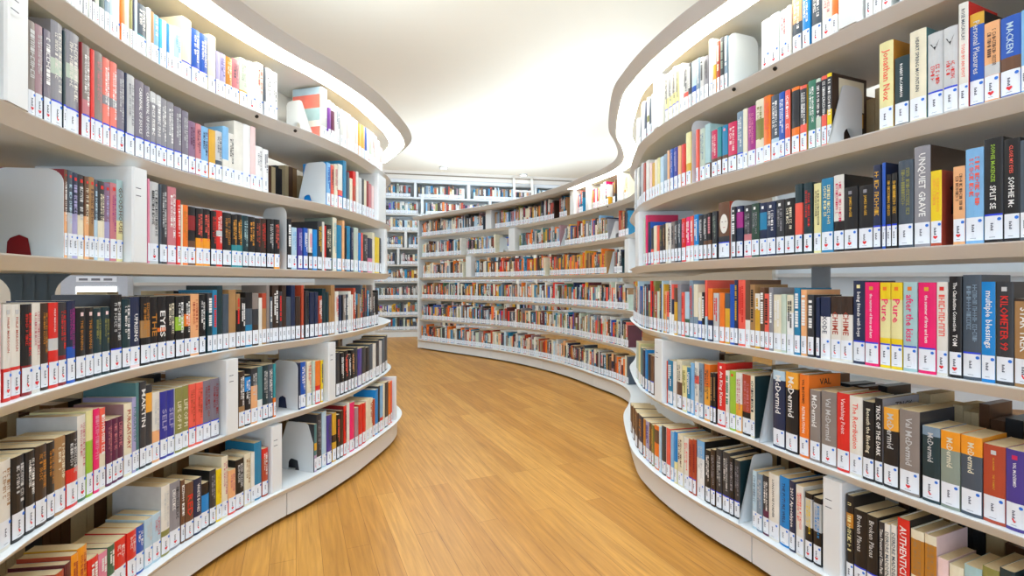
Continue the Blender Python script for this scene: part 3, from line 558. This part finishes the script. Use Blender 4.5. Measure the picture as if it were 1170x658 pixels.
BOOKS['R',5]=[(660,400,K,455,"""482 - lilac;502 - palegreen;520 - paleyellow;536 - seateal;556 - navy;580 - azure;604 - charcoal;633 - brown sb"""),
 (660,400,K,700,"""746 88 orange cv=coral m=0;791 84 tealblue t=white m=0;820 95 offwhite m=0;866 82 cream bot=brown botf=.55 t=charcoal m=0;908 130 paleyellow t=olive m=h;940 145 tealblue t=white m=0;968 105 skyblue m=0;1006 98 offwhite t=slate mid=coral midf=.25-.4 m=h;1048 108 greyblue t=slate m=0"""),
 (800,400,K,20,"""78 118 amber t=charcoal top=orange topf=.4 cv=orange m=h;105 190 black t=tan sb m=0;131 190 black t=tan sb m=0;208 108 red t=white T=An_King_Kanae sq=white cv=red m=h;240 172 offwhite t=green m=h;291 172 lime sq=red m=0;342 188 offwhite bot=amber botf=.48 t=rose m=0;416 205 brick t=rose bot=black botf=.38 m=0;452 215 cream t=charcoal cv=darkteal m=0"""),
 (800,400,K,600,"""702 172 navy t=white T=McDermid| top=paleblue topf=.12 m=c;814 185 black t=white T=McDermid| top=amber topf=.2 m=c;905 205 orange t=black t2=white T=VAL_McDERMID|RETRIBUTION cv=orange ct=VAL ctc=black m=0;1002 335 greybrown t=white T=McDermid| m=c;1133 348 greybrown t=lightgrey T=Val_McDermid m=h"""),
 (940,400,K2,110,"""216 360 red t=palepink T=Vanishing_Point| m=0;326 388 offwhite t=coral T=The_Retribution m=0;426 430 black t=cream T=Beneath_the_Bleeding m=c;497 402 black t=white T=TRICK_OF_THE_DARK cv=grey ct=TRICK d=.15 m=c;630 485 black t=lightgrey T=McDermid| top=amber topf=.28 m=c;808 505 greybrown t=lightgrey T=Val_McDermid cv=charcoal d=.15 m=h"""),
 (1010,470,K,310,"""466 130 darkteal t=lightgrey T=McDermid| top=greyblue topf=.12 m=c;634 170 greygreen t=cream T=McDermid| top=flame topf=.24 m=0;816 210 slate t=cream T=McDermid| top=flame topf=.24 m=0;1008 285 brick t=gold T=VAL_McDERMID|THE_TORMENT side=1 sq=lightgrey m=0;1172 325 purple t=white T=VAL_McDERMID| sq=crimson m=c;1330 395 darkbrown t=gold""")]
BOOKS['R',6]=[(690,440,K2,168,"""182 95 lilac;198 108 seateal;214 140 forest;232 160 brown;250 175 brown;280 215 brown t=tan;322 250 navy t=ochre m=h;344 282 ochre m=h;372 300 lavender t=purple m=h;392 312 brown t=gold m=h;413 330 olive t=gold m=h;456 335 orange mid=brown midf=.1-.4 m=h;474 342 paleblue m=h;516 340 charcoal cv=white m=0;551 360 coral cv=coral m=0;582 385 skyblue m=0;608 388 azure bot=paleyellow m=0;658 412 cream t=brown m=0;705 438 offwhite t=coral m=0"""),
 (780,480,K2,42,"""78 158 brick t=darkred sb m=0;110 162 brick t=darkred sb m=0;180 172 white top=skyblue topf=.3 t=lightgrey cv=black d=.14 m=0;226 250 black t=white m=0;270 245 darkbrown t=grey sb m=0;324 242 charcoal t=lightgrey sb m=0;386 268 charcoal t=lightgrey sb m=0;422 312 black t=grey sb m=0;470 335 charcoal t=grey cv=darkteal sb d=.14 m=0"""),
 (840,530,5.1375,95,"""122 40 paleblue t=greyblue m=0;156 58 greyblue t=lightgrey m=0;193 70 charcoal t=white bot=plum m=0;253 60 offwhite t=charcoal T=LONG_HOUSE_FOREVER m=0;312 78 azure t=navy T=THE_FUTURE_WELL m=0;350 102 navy t=white T=2017_Apocalypse m=0;400 128 offwhite t=coral m=0;449 172 black t=yellow mid=lightgrey midf=.08-.5 m=h;502 200 black t=azure mid=lightgrey midf=.08-.5 m=h"""),
 (960,540,5.571,10,"""80 145 black t=paleyellow mid=ochre midf=.2-.36 cv=black m=0;162 240 black t=lightgrey T=Broken_Places| sb m=0;238 275 black t=lightgrey T=Broken_Places| sb m=0;278 315 charcoal t=white T=Time_Present_and_Time_Past m=0;318 328 offwhite t=slate T=DEIRDRE_MADDEN m=0;358 335 offwhite t=slate T=DEIRDRE_MADDEN m=0;442 295 red t=white T=AUTHENTICITY cv=black m=0;530 370 cream mid=ochre midf=.1-.5 t=tan m=0;610 400 cream mid=ochre midf=.1-.5 cv=palepink t=tan m=0;688 550 palepink m=0;785 595 cream m=0;900 600 paleteal;1010 610 olive;1110 620 darkteal""")]
# plain white steel bookends: case, shelf, front edge column, top row, shape, depth, aperture
ENDS=[('L',1,352,112,'frontslant',.135),('L',2,372.4,184.5,'backslant',.150),('L',3,73.5,193,'round',.145),('L',3,327.5,231,'round',.13),('L',5,340.5,413,'round',.135),('L',6,358.2,484,'house',.165),
 ('R',1,832,36,'round',.135),('R',2,951.5,93,'frontslant',.14),('R',2,790,137,'round',.10),('R',3,834.5,228,'round',.15),('R',5,872.5,425,'frontslant',.13),('R',6,848.5,522,'frontslant',.15)]
ENDS_MID=[(2,570.5,271,'round'),(2,699,252,'frontslant'),(3,697,287,'frontslant'),(2,642,265,'frontslant')]
# ---------------------------------------------------------------- placing books
def rowz(case,row): return LV[case][row-1]
def place(case,row,sp,rng,part=None,c=None,z=None,maxh=None,dd=None):
    """where a book stands: origin (left lower front corner seen from the aisle), angle, width, height, depth"""
    ins=INSET
    if c is None and row==6 and part is None: c=FOOT[case]; ins=INSET+.010
    c=c or CURVE[case]; z=rowz(case,row) if z is None else z
    if case=='L': k0,k1=0,c.n
    elif case=='R': k0,k1=(R_MID,c.n) if part=='M' else (0,R_NEAR)
    else: k0,k1=0,c.n
    a=c.hit(sp['px0'],-ins,k0,k1); b_=c.hit(sp['px1'],-ins,k0,k1)
    if a is None or b_ is None: return None
    (P0,n0),(P1,n1)=c.at(a,-ins),c.at(b_,-ins)
    v=P1-P0; Lw=v.length
    if Lw<.002: return None
    u=v/Lw; inn=-(n0+n1).normalized()
    if Vector((-u.y,u.x)).dot(inn)<0: return None
    pinch=(-n1).dot(u)-(-n0).dot(u)                            # <0 where the backs crowd together
    S=SR if case=='R' else SL
    mx=(maxh or S-T)-.006
    mid=(P0+P1)/2
    if sp['yt'] is None: h=rng.uniform(.178,.208) if 'h' not in sp else float(sp['h'])
    else: h=H+(Y0-sp['yt'])*mid.y/F-z-.0005
    h=max(.13,min(mx,h))
    d=float(sp['d']) if 'd' in sp else (rng.uniform(.108,.118) if h<.19 else rng.uniform(.125,.142))
    w=Lw-max(0,-pinch)*.185-.0011
    if w<.0022: w=.0022
    w=min(w,.085)
    o=mid-u*w/2
    return [(o.x,o.y,z+.0005),math.atan2(u.y,u.x),w,h,d]
def fillers(case,row,px0,px1,rng,cols,part=None,wm=.022,c=None,k0=None,k1=None):
    """evenly thick books between two columns, for stretches with nothing to read off"""
    c=c or CURVE[case]; out=[]
    if k0 is None: k0,k1=(0,c.n) if case!='R' else ((R_MID,c.n) if part=='M' else (0,R_NEAR))
    a=c.hit(px0,-INSET,k0,k1); b_=c.hit(px1,-INSET,k0,k1)
    if a is None or b_ is None: return out
    if a>b_: a,b_=b_,a
    ds=c.L/c.n; u=a
    while True:
        w=rng.uniform(.55,1.5)*wm
        if u+w/ds>b_: break
        (P0,_),(P1,_)=c.at(u,-INSET),c.at(u+w/ds,-INSET)
        qx0,qx1=sorted((CX+F*P0.x/P0.y,CX+F*P1.x/P1.y)); u+=w/ds
        sp={'c':rng.choice(cols),'px0':qx0,'px1':qx1,'yt':None,'h':str(rng.choice((.178,.178,.18,.195,.2,.21,.225))*(1 if case!='B' else 1))}
        if rng.random()<.6: sp['t']=rng.choice(('white','white','black','gold','red'))
        if rng.random()<.2: sp['top']=rng.choice(cols); sp['topf']='.3'
        if rng.random()<.2: sp['bot']=rng.choice(cols); sp['botf']='.4'
        out.append(sp)
    return out
MIXED=['charcoal','black','slate','navy','offwhite','cream','white','tan','brown','red','orange','tealblue','blue','paleblue','olive','gold','greyblue','palegreen','maroon','peach','grey','greybrown','lightgrey','brick','forest','coral']
SOFT=['offwhite','cream','lightgrey','charcoal','greybrown','grey','tan','peach','slate','paleblue','tealblue','brick','orange','navy','cream','greyblue','palegreen','brown','rosegrey','charcoal','darkbrown']
MIXED2=['charcoal','black','slate','navy','offwhite','cream','lightgrey','tan','brown','brick','orange','tealblue','blue','skyblue','olive','gold','greyblue','palegreen','greybrown','grey','lightgrey','cream','darkbrown','seateal','rosegrey']
DARK=['black','charcoal','slate','darkteal','navy','darkbrown','offwhite','brick','tan','greybrown','tealblue']
CAPT=lambda px0,px1,y0,y1: False
def separate(pls):
    """books in order along the shelf: trim whatever would touch its neighbour"""
    for a,b_ in zip(pls,pls[1:]):
        (ax,ay,_),at,aw,_,ad=a; (bx,by,_),bt,bw,_,bd=b_
        ua=Vector((math.cos(at),math.sin(at))); ub=Vector((math.cos(bt),math.sin(bt))); va=Vector((-ua.y,ua.x)); vb=Vector((-ub.y,ub.x))
        A=Vector((ax,ay)); B=Vector((bx,by)); dd=max(ad,bd)+.006
        g=min((B+vb*q-A).dot(ua)-aw for q in (-.002,dd))
        if -.03<g<.0006:
            s=.0006-g; sa=min(s*.5,aw*.4); sb=min(s-sa,bw*.4); a[2]=aw-sa; b_[2]=bw-sb; n=B+ub*sb; b_[0]=(n.x,n.y,b_[0][2])
NAMEROW=['top shelf','second shelf','third shelf','fourth shelf','fifth shelf','bottom shelf']
CASE={'L':'left bookcase','R':'right bookcase'}
def tidy(case,row,lst):
    """neighbours share an edge; nothing runs into an upright or through a bookend"""
    for a,b_ in zip(lst,lst[1:]):
        if b_['px0']<a['px1']: m=(b_['px0']+a['px1'])/2; a['px1']=m; b_['px0']=m
    walls=[]
    for cc,k,w in POSTRANGE.get((case,row,None),[]):
        ds=cc.L/cc.n; e=(w/2+.0045)/ds; xs=[]
        for kk in (k-e,k+e):
            p,_=cc.at(kk,-INSET-(.010 if row==6 else 0)); xs.append(CX+F*p.x/p.y)
        walls.append((min(xs),max(xs)))
    walls+=[(px-.9,px+1.0) for c,r,px,*_ in ENDS if (c,r)==(case,row)]
    for a,b_ in walls:
        for s in lst:
            if s['px0']<b_ and s['px1']>a:
                if a-s['px0']>s['px1']-b_: s['px1']=min(s['px1'],a)
                else: s['px0']=max(s['px0'],b_)
allb=[]                                                        # every book read off the two near bookcases
for (case,row),segs in BOOKS.items():
    rng=random.Random(hash_:=row*31+(7 if case=='L' else 3))
    lst=parse(segs); lst.sort(key=lambda s:(s['px0']+s['px1'])/2); tidy(case,row,lst)
    pls=[place(case,row,sp,rng) for sp in lst]; separate([p for p in pls if p])
    for sp,pl in zip(lst,pls):
        if pl is None: print('lost book',case,row,sp['px0'],sp['px1'],sp['c']); continue
        (ox,oy,oz),th,w,h,d=pl
        sc=F/oy; ytop=Y0-(oz+h-H)*sc; ybot=Y0-(oz-H)*sc
        vx=max(0,min(1170,sp['px1'])-max(0,sp['px0'])); vy=max(0,min(658,ybot)-max(0,ytop))
        if ybot>306 and ytop<415 and 236<(sp['px0']+sp['px1'])/2<936: vy=max(0,min(306,ybot)-max(0,ytop))+max(0,min(658,ybot)-415)
        allb.append(dict(case=case,row=row,sp=sp,pl=pl,area=vx*vy,seed=rng.random()))
allb.sort(key=lambda b:-b['area'])
for i,b in enumerate(allb): b['own']=i<300
for key in BOOKS:
    r=sorted([b for b in allb if (b['case'],b['row'])==key],key=lambda b:b['sp']['px0'])
    for i,b in enumerate(r): b['prev']=r[i-1] if i else None; b['next']=r[i+1] if i+1<len(r) else None; b['i']=i; b['rowlist']=r
def cname(k): return PAL[k][1]
def look(b):
    sp=b['sp']; w,h=b['pl'][2],b['pl'][3]
    size='thick ' if w>.040 else 'slim ' if w<.0125 else ''
    if h>.228: size='tall '+size
    elif h<.168: size='short '+size
    s=size+cname(sp['c'])+' book'
    ex=[]
    TITLES={'after the kiss','pure','multiple blessings','kilometer 99','authenticity','unquiet grave','close my eyes','beneath the bleeding','trick of the dark','the retribution','vanishing point','white bones','life of pi','purgatory','carnival of souls','chime','goodhouse','uprising','told by an idiot','personal pleasures','heart spring mountain','time present and time past','the summer of firsts and lasts','being friends with boys','broken places','the burning','the raving'}
    ti=[x for x in sp.get('T','').replace('_',' ').lower().split('|') if x in TITLES]
    if ti: return s+' titled '+ti[0]
    if 'bird' in sp: ex.append('a dark bird')
    elif 'face' in sp: ex.append('a pale face')
    elif 'top' in sp and sp['c']!=sp['top']: ex.append(cname(sp['top'])+' top')
    elif 'mid' in sp: ex.append(cname(sp['mid'])+' middle')
    elif 'bot' in sp: ex.append(cname(sp['bot'])+' foot')
    if 't' in sp and not ex: ex.append(cname(sp['t'])+' lettering')
    elif 'sq' in sp and not ex: ex.append(cname(sp['sq'])+' emblem')
    return s+(' with '+ex[0] if ex else '')
ORD=['first','second','third','fourth','fifth','sixth','seventh','eighth','ninth','tenth','eleventh','twelfth']
NUM=['','one','two','three','four','five','six','seven','eight','nine','ten','eleven','twelve']
for b in allb: b['look']=look(b)
def nb(b,q):
    if b[q] is None: return None
    return cname(b[q]['sp']['c'])
def labels():
    seen={}
    for b in allb:
        pl_=f"{CASE[b['case']].replace(' bookcase','')} bookcase {NAMEROW[b['row']-1]}"
        same=[x for x in b['rowlist'] if x['look']==b['look']]
        L,R=nb(b,'prev'),nb(b,'next')
        if L and R: mid=f"between {L} and {R} ones" if L!=R else f"between two {L} ones"
        elif R: mid=f"just before the {R} one"
        else: mid=f"just after the {L} one"
        if ' titled ' in b['look'] and len(same)<=2:
            lab=b['look']+(f", {'left' if b is same[0] else 'right'} one of two copies" if len(same)==2 else '')
            if len(lab.split())<=12: lab+=', '+pl_
        elif len(same)==1: lab=f"{b['look']}, {mid}, {pl_}"
        else:
            m2=[x for x in same if (nb(x,'prev'),nb(x,'next'))==(L,R)]
            if len(m2)==1: lab=f"{b['look']}, {mid}, {pl_}"
            else:
                j=same.index(b); lab=f"{b['look']}, {ORD[min(j,11)]} of {NUM[min(len(same),12)]} alike, {pl_}"
        b['label']=lab
labels()
GROUP={(c,r):f"books on the {NAMEROW[r-1]} of the {CASE[c]}" for c in 'LR' for r in range(1,7)}
MASS=MB()
def build_book(b):
    sp=b['sp']; (loc,th,w,h,d)=b['pl']; rng=random.Random(b['seed'])
    jy=rng.uniform(0,.003)
    C,P,S=book_meshes(w,h,d,sp,rng)
    if 'stripes' in sp:
        for z0,z1,k in ((.86,1,'paleblue'),(.60,.86,'salmon'),(.36,.60,'paleteal'),(.30,.36,'offwhite'),(0,.24,'salmon')):
            C.face([(-.0004,.006,h*z0),(-.0004,d-.002,h*z0),(-.0004,d-.002,h*z1),(-.0004,.006,h*z1)],cm(k))
    th_=th; M=(loc[0]-math.sin(th_)*jy,loc[1]+math.cos(th_)*jy,loc[2])
    e=empty('book',M,th_); tag(e,b['label'],'book',GROUP[(b['case'],b['row'])])
    C.build('cover',e); P.build('page_block',e)
    if S: S.build('spine_label',e)
def mass_book(pl,sp,rng):
    (loc,th,w,h,d)=pl; C,P,S=book_meshes(w,h,d,sp,rng,single=True)
    M=Matrix.Translation(loc)@Matrix.Rotation(th,4,'Z')
    MASS.add(C,M); MASS.add(P,M)
    if S: MASS.add(S,M)
for b in allb:
    if b['own']: build_book(b)
    else: mass_book(b['pl'],b['sp'],random.Random(b['seed']))
rng=random.Random(99)
def fill(case,row,px0,px1,cols,part=None,wm=.022,c=None,z=None,maxh=None,**kw):
    r=[]
    for sp in fillers(case,row,px0,px1,rng,cols,part,wm,c,**kw):
        pl=place(case,row,sp,rng,part,c,z,maxh)
        if not pl: continue
        hitp=False
        for cc,k,w in POSTRANGE.get((case,row,part),[]) if z is None else []:
            e=(w/2+.004)/(cc.L/cc.n); xs=[CX+F*p.x/p.y for p in (cc.at(k-e,-INSET)[0],cc.at(k+e,-INSET)[0])]
            if sp['px0']<max(xs) and sp['px1']>min(xs): hitp=True
        if not hitp: r.append((sp,pl))
    r.sort(key=lambda q:q[0]['px0']); separate([p for _,p in r])
    for sp,pl in r: mass_book(pl,sp,rng)
# stretches that run on past what was read off
fill('L',4,237.5,434,DARK); fill('R',4,723.5,930,MIXED)
for row,e in ((1,72),(2,-26),(3,-16),(4,-3),(5,-12),(6,28)): fill('L',row,-330,e,MIXED2 if row%2 else DARK)
for row,e in ((1,1021),(2,1176),(3,1181),(4,1187),(5,1196),(6,1163)): fill('R',row,e,1560,MIXED2 if row%2 else DARK)
# middle distance: the part of the wavy case that swings across the far end of the floor
MID={1:[(480,553,SOFT),(563,634,MIXED2),(637,649,DARK),(658,667,['orange','coral','tealblue','slate','lime']),(675,696,['peach','hotpink','cream','gold','white','charcoal']),(698,704,['charcoal','brown']),(711,718,['cream','gold'])],
     2:[(480,528,SOFT),(532,567,MIXED2),(578,580,SOFT),(591,641,MIXED2),(644,696,MIXED2),(705,719,DARK)],
     3:[(480,530,SOFT),(540,624,['red','brick','orange','tan','charcoal','tealblue','gold','cream','brown','offwhite','slate','darkbrown','rosegrey']),(626,694,['orange','coral','tan','brown','gold','slate']),(699,712,DARK)],
     4:[(480,719,MIXED)],5:[(480,719,MIXED)],6:[(480,719,SOFT)]}
for row,sg in MID.items():
    for a,b_,cols in sg: fill('R',row,a+1.2,b_-1.2,cols,'M',.026)
# far wall case
for i,z in enumerate(BACKLV):
    for a,b_ in {0:((380,471),(478,531),(541,609),(615,655)),1:((380,478.5),(486.5,557),(563,655)),3:((380,460.5),(467,655)),4:((380,452),(458,655))}.get(i,((380,655),)): fill('B',1,a,b_,MIXED2 if i%2 else SOFT,None,.034,BACK,z,.268)
for i,z in enumerate([H+h for h in (.30,.012,-.29)]): fill('B',1,20,300,SOFT,None,.05,SIDE_L,z,.25)
for i,z in enumerate([H+h for h in (.39,.088,-.21)]): fill('B',1,880,1200,SOFT,None,.05,SIDE_R,z,.25)
# books facing the other way on the far side of each wavy case show only their fore-edges
def reverse(case,k0,k1,rows):
    c=CURVE[case]; ds=c.L/c.n
    for row in rows:
        z=rowz(case,row)+.0005; u=k0
        while u<k1-2:
            w=rng.uniform(.016,.042)/ds
            if rng.random()<.06 or (row==4 and (u<ksplit(c,1.45) or (case=='R' and abs(c.at(u)[0].y-1.62)<.16))): u+=w*1.5; continue
            (a,n0),(b_,n1)=c.at(u,-.266),c.at(u+w*.94,-.266); (a2,_),(b2,_)=c.at(u,-.266-.112),c.at(u+w*.94,-.266-.112)
            q=[a,b_,b2,a2]; h=rng.choice((.17,.178,.18,.19,.205))
            if row==3: h=min(h,.18)
            MASS.hexa([(p.x,p.y,z) for p in q],[(p.x,p.y,z+h) for p in q],rng.choice((M_PAGE,M_PAGE,cm('brown'),cm('charcoal'),cm('tan'))))
            u+=w
reverse('L',2,ksplit(LEFT,3.0),(2,3,4,5,6)); reverse('R',2,ksplit(RIGHT,2.5),(2,3,4,5,6))
o=MASS.build('book_rows'); tag(o,'small distant and half hidden books filling the rest of the shelves','books',None,'stuff')
# ---------------------------------------------------------------- bookends
def bookend(case,row,px,yt,shape,depth,part=None,label='',right=False):
    c=CURVE[case]; k0,k1=(0,c.n) if case=='L' else ((R_MID,c.n) if part=='M' else (0,R_NEAR))
    k=c.hit(px,-INSET,k0,k1)
    if k is None: print('bookend miss',case,row,px); return
    p,n=c.at(k,(.004 if shape=='frontslant' else -INSET-.002)); z=rowz(case,row)+.0006; S=SR if case=='R' else SL
    h=min(S-T-.008,H+(Y0-yt)*p.y/F-z); h=max(h,.10)
    inn=-n; t=Vector((-inn.y,inn.x)) ; ang=math.atan2(inn.y,inn.x)-math.pi/2   # local y runs inward
    D_=depth; out=[]
    def arc(cx,cz,r,a0,a1,m=6): return [(cx+r*math.cos(math.radians(a0+(a1-a0)*i/m)),cz+r*math.sin(math.radians(a0+(a1-a0)*i/m))) for i in range(m+1)]
    r=.032
    if shape=='round': out=[(0,0)]+arc(r,h-r,r,180,90)+arc(D_-r,h-r,r,90,0)+[(D_,0)]
    elif shape=='frontslant': out=[(0,0),(.012,.02)]+arc(D_*.52,h-r*.6,r*.6,155,90)+arc(D_-r*.7,h-r*.7,r*.7,90,0)+[(D_,0)]
    elif shape=='backslant': out=[(0,0)]+arc(.02,h-.02,.02,180,90)+arc(D_*.58,h-r*.6,r*.6,90,25)+[(D_-.004,.02),(D_,0)]
    else: out=[(0,0),(0,h*.6)]+arc(D_*.26,h-.02,.02,150,90,3)+arc(D_*.74,h-.02,.02,90,25,3)+[(D_,h*.6),(D_,0)]
    hole=arc(D_*.62,.0,D_*.18,0,180,8); hz=.052
    hole=[(x,zz+hz-D_*.18 if zz>0.0001 else 0) for x,zz in hole]
    full=out+[(x,zz) for x,zz in hole]                            # one outline with the arch cut from its foot
    n_=len(full); th=.0016; mb=MB()
    e=empty('bookend',(p.x,p.y,z),ang); tag(e,label,'bookend','white steel bookends')
    import bmesh
    bm=bmesh.new(); vs=[bm.verts.new((0,y,zz)) for y,zz in full]; f=bm.faces.new(vs)
    bmesh.ops.triangulate(bm,faces=[f]); ex=bmesh.ops.extrude_face_region(bm,geom=bm.faces[:])
    for v in [g for g in ex['geom'] if isinstance(g,bmesh.types.BMVert)]: v.co.x+=th
    bm.normal_update(); me=bpy.data.meshes.new('plate'); bm.to_mesh(me); bm.free(); me.materials.append(M_PLATE)
    o=bpy.data.objects.new('plate',me); COL.objects.link(o); o.parent=e
    return e
NB_=0
for case,row,px,yt,shape,depth in ENDS:
    r=[b for b in allb if b['case']==case and b['row']==row]
    L=max((b for b in r if b['sp']['px1']<=px+3),key=lambda b:b['sp']['px1'],default=None); R=min((b for b in r if b['sp']['px0']>=px-3),key=lambda b:b['sp']['px0'],default=None)
    sh={'round':'round-topped','frontslant':'front-slanted','backslant':'back-slanted','house':'house-shaped'}[shape]
    side=f"next to the {cname(R['sp']['c'])} book" if R else f"after the {cname(L['sp']['c'])} book"
    bookend(case,row,px,yt,shape,depth,None,f"{sh} white steel bookend {side}, {CASE[case]} {NAMEROW[row-1]}")
for (row,px,yt,shape),w_ in zip(ENDS_MID,('small pale bookend with round top amid beige books, distant curve of shelves second level','small white slanted bookend nearest the right bookcase, distant curve second level','small white slanted bookend beside dark books, distant curve third level','small white slanted bookend after blue books, distant curve second level')):
    bookend('R',row,px,yt,shape,.13,'M',w_)
# ---------------------------------------------------------------- ladder, kiosk, downlights
def ladder():
    root=empty('library_ladder',(0,0,0)); tag(root,'white rolling library ladder hooked on the rail of the far wall bookcase','ladder')
    k0=BACK.hit(587,.09); k1=BACK.hit(607.5,.09)
    M=mat('ladder_white','#e9e4da',.4)
    tops=[]; 
    for k in (k0,k1):
        p,n=BACK.at(k,.10); q,_=BACK.at(k,.55); ww,_=BACK.at(k,.085)
        mb=MB(); a=(p.x,p.y,H+1.98-.06); b=(q.x,q.y,.03)
        u=(BACK.P[1]-BACK.P[0]).normalized()
        def bar(s,e,w):
            s=Vector(s);e=Vector(e); U=Vector((u.x,u.y,0))*w; V=(e-s).normalized().cross(Vector((u.x,u.y,0)))*w*.6
            mb.hexa([s-U-V,s+U-V,s+U+V,s-U+V],[e-U-V,e+U-V,e+U+V,e-U+V],M)
        bar(b,a,.022); bar(a,(ww.x,ww.y,H+1.945),.018)
        mb.build('stile',root); tops.append((a,b))
    for i in range(8):
        t=.08+i*.12; mb=MB(); p=Vector(tops[0][1]).lerp(Vector(tops[0][0]),t); q=Vector(tops[1][1]).lerp(Vector(tops[1][0]),t)
        d=(q-p).normalized()*.02; up=Vector((0,0,.012)); f=Vector((-d.y,d.x,0)).normalized()*.035
        mb.hexa([p+d-up-f,q-d-up-f,q-d-up+f,p+d-up+f],[p+d+up-f,q-d+up-f,q-d+up+f,p+d+up+f],M); mb.build('tread',root)
    for i,(a,b) in enumerate(tops):
        mb=MB(); mb.cyl((b[0]-.012,b[1],.03),(b[0]+.012,b[1],.03),.0295,M_BOLT); mb.build('wheel',root)
ladder()
def kiosk():
    x,y=-3.02,3.62; a=math.atan2(x,-y)
    root=empty('self_service_kiosk',(x,y,0),math.radians(28)); tag(root,'pale grey kiosk with a lit white screen glimpsed through the shelf gap','kiosk')
    g=mat('kiosk_grey','#b9bbc0',.4); b=MB(); b.box(-.19,-.02,.02,.19,.18,1.12,g); b.box(-.23,-.08,0,.23,.24,.02,g); b.build('body',root)
    b=MB(); b.box(-.105,-.026,.868,.125,-.0205,.928,mat('kiosk_screen','#fbfbf6',.3,var=0,emit=2.2)); b.build('screen',root)
    b=MB(); b.box(-.105,-.026,.962,.125,-.0205,1.0,mat('kiosk_notice','#eceef0',.5)); 
    for i,x0 in enumerate((-.09,-.02,.05)): b.box(x0,-.0268,.972,x0+.05,-.0262,.988,mat('kiosk_print','#7a7880',.6))
    b.build('notice',root)
kiosk()
def downlight(px,py,label):
    D=(CEIL-H)*F/(Y0-py); x=(px-CX)/F*D
    root=empty('downlight',(x,D,CEIL)); tag(root,label,'ceiling light','round downlights by the far wall')
    rim=mat('downlight_rim','#d8d4cc',.4)
    prof=[(.075,0),(.075,-.03),(.068,-.034),(.060,-.030),(.056,-.012)]; n=24; b=MB()
    vs=[(r*math.cos(2*math.pi*i/n),r*math.sin(2*math.pi*i/n),z-.0005) for i in range(n) for r,z in prof]; m=len(prof)
    b.mesh(vs,[(i*m+j,((i+1)%n)*m+j,((i+1)%n)*m+j+1,i*m+j+1) for i in range(n) for j in range(m-1)],rim); b.build('rim',root)
    b=MB(); b.mesh([(.058*math.cos(2*math.pi*i/n),.058*math.sin(2*math.pi*i/n),-.022) for i in range(n)],[tuple(range(n))],mat('downlight_lens','#fff8ea',.5,var=0,emit=6)); b.build('lens',root)
downlight(507,190.5,'round white downlight on the ceiling near the wavy bookcase with the grey bookend'); downlight(598,199,'round white downlight on the ceiling just above the library ladder')

# ---------------------------------------------------------------- light
def area(name,loc,size,power,rot=(0,0,0),col=(1,.96,.90),shape='SQUARE',sy=None):
    l=bpy.data.lights.new(name,'AREA'); l.energy=power; l.color=col; l.shape=shape; l.size=size
    if sy: l.shape='RECTANGLE'; l.size_y=sy
    o=bpy.data.objects.new(name,l); o.location=loc; o.rotation_euler=rot; COL.objects.link(o); return o
for x,y in ((-.35,.3),(.40,1.2),(-.25,2.1),(.2,3.0)): area('added_fill_lamp',(x,y,CEIL-.02),.5,LAMP,col=WARM,shape='DISK')  # lamps added under the ceiling to light the aisle
for x,y in ((-1.2,5.0),(-.9,6.9),(-2.6,6.8),(.1,7.7)): area('added_fill_lamp',(x,y,CEIL-.005),.16,LAMP*1.1,col=WARM,shape='DISK')  # more lamps added to brighten the far end
for x,y in ((-3.5,5.5),(3.2,6.5)): area('added_fill_lamp',(x,y,CEIL-.02),.6,LAMP,col=WARM,shape='DISK')  # fill lamps added over the spaces behind the wavy cases
# invented lamps hidden on top of the canopies, added to brighten the ceiling
def ceiling_wash(c,ks,z,power):
    for k in ks:
        p,n=c.at(k,-.20); t=math.atan2(-n.x,n.y)
        area('added_wash_lamp',(p.x,p.y,z),.30,power,(math.pi,0,t),WARM,sy=.5)
ceiling_wash(LEFT,[LEFT.n*f for f in (.1,.35,.6,.85)],TOPZ['L']+.06,WASH*.8)
ceiling_wash(RIGHT,[RIGHT.n*f for f in (.06,.16,.26)],TOPZ['R']+.06,WASH*.8)
ceiling_wash(RIGHT,[RIGHT.n*f for f in (.52,.60,.68,.76,.84,.92,.98)],TOPZ['R']+.06,WASH*.7)
for x,y in ((-2.9,6.2),(-3.6,8.0),(2.4,6.6),(3.2,8.2),(-4.4,4.6),(3.9,4.8),(1.3,7.6),(.25,8.3),(-.8,8.1)): area('hidden_uplight',(x,y,1.85),.5,WASH*(1.1 if abs(x)<1.5 else 1.6),(math.pi,0,0),WARM)  # unseen uplights added behind the cases to lift the far ceiling
w=bpy.data.worlds.new('ambient_fill'); SC.world=w; w.use_nodes=True  # even fill light added, let in where the front wall is left off
bg=w.node_tree.nodes['Background']; bg.inputs[0].default_value=(.75,.95,1.2,1); bg.inputs[1].default_value=WORLD

# ---------------------------------------------------------------- camera
cd=bpy.data.cameras.new('camera'); cam=bpy.data.objects.new('camera',cd); COL.objects.link(cam); SC.camera=cam
cam.location=(0,0,H); cam.rotation_euler=(math.pi/2,0,0)
cd.sensor_width=36; cd.sensor_fit='HORIZONTAL'; cd.lens=F/1170*36; cd.shift_y=-(329-Y0)/1170; cd.clip_start=.02; cd.clip_end=60
SC.view_settings.view_transform='Standard'; SC.view_settings.look='None'; SC.view_settings.exposure=EXPO; SC.view_settings.gamma=1
SC.view_settings.use_curve_mapping=False
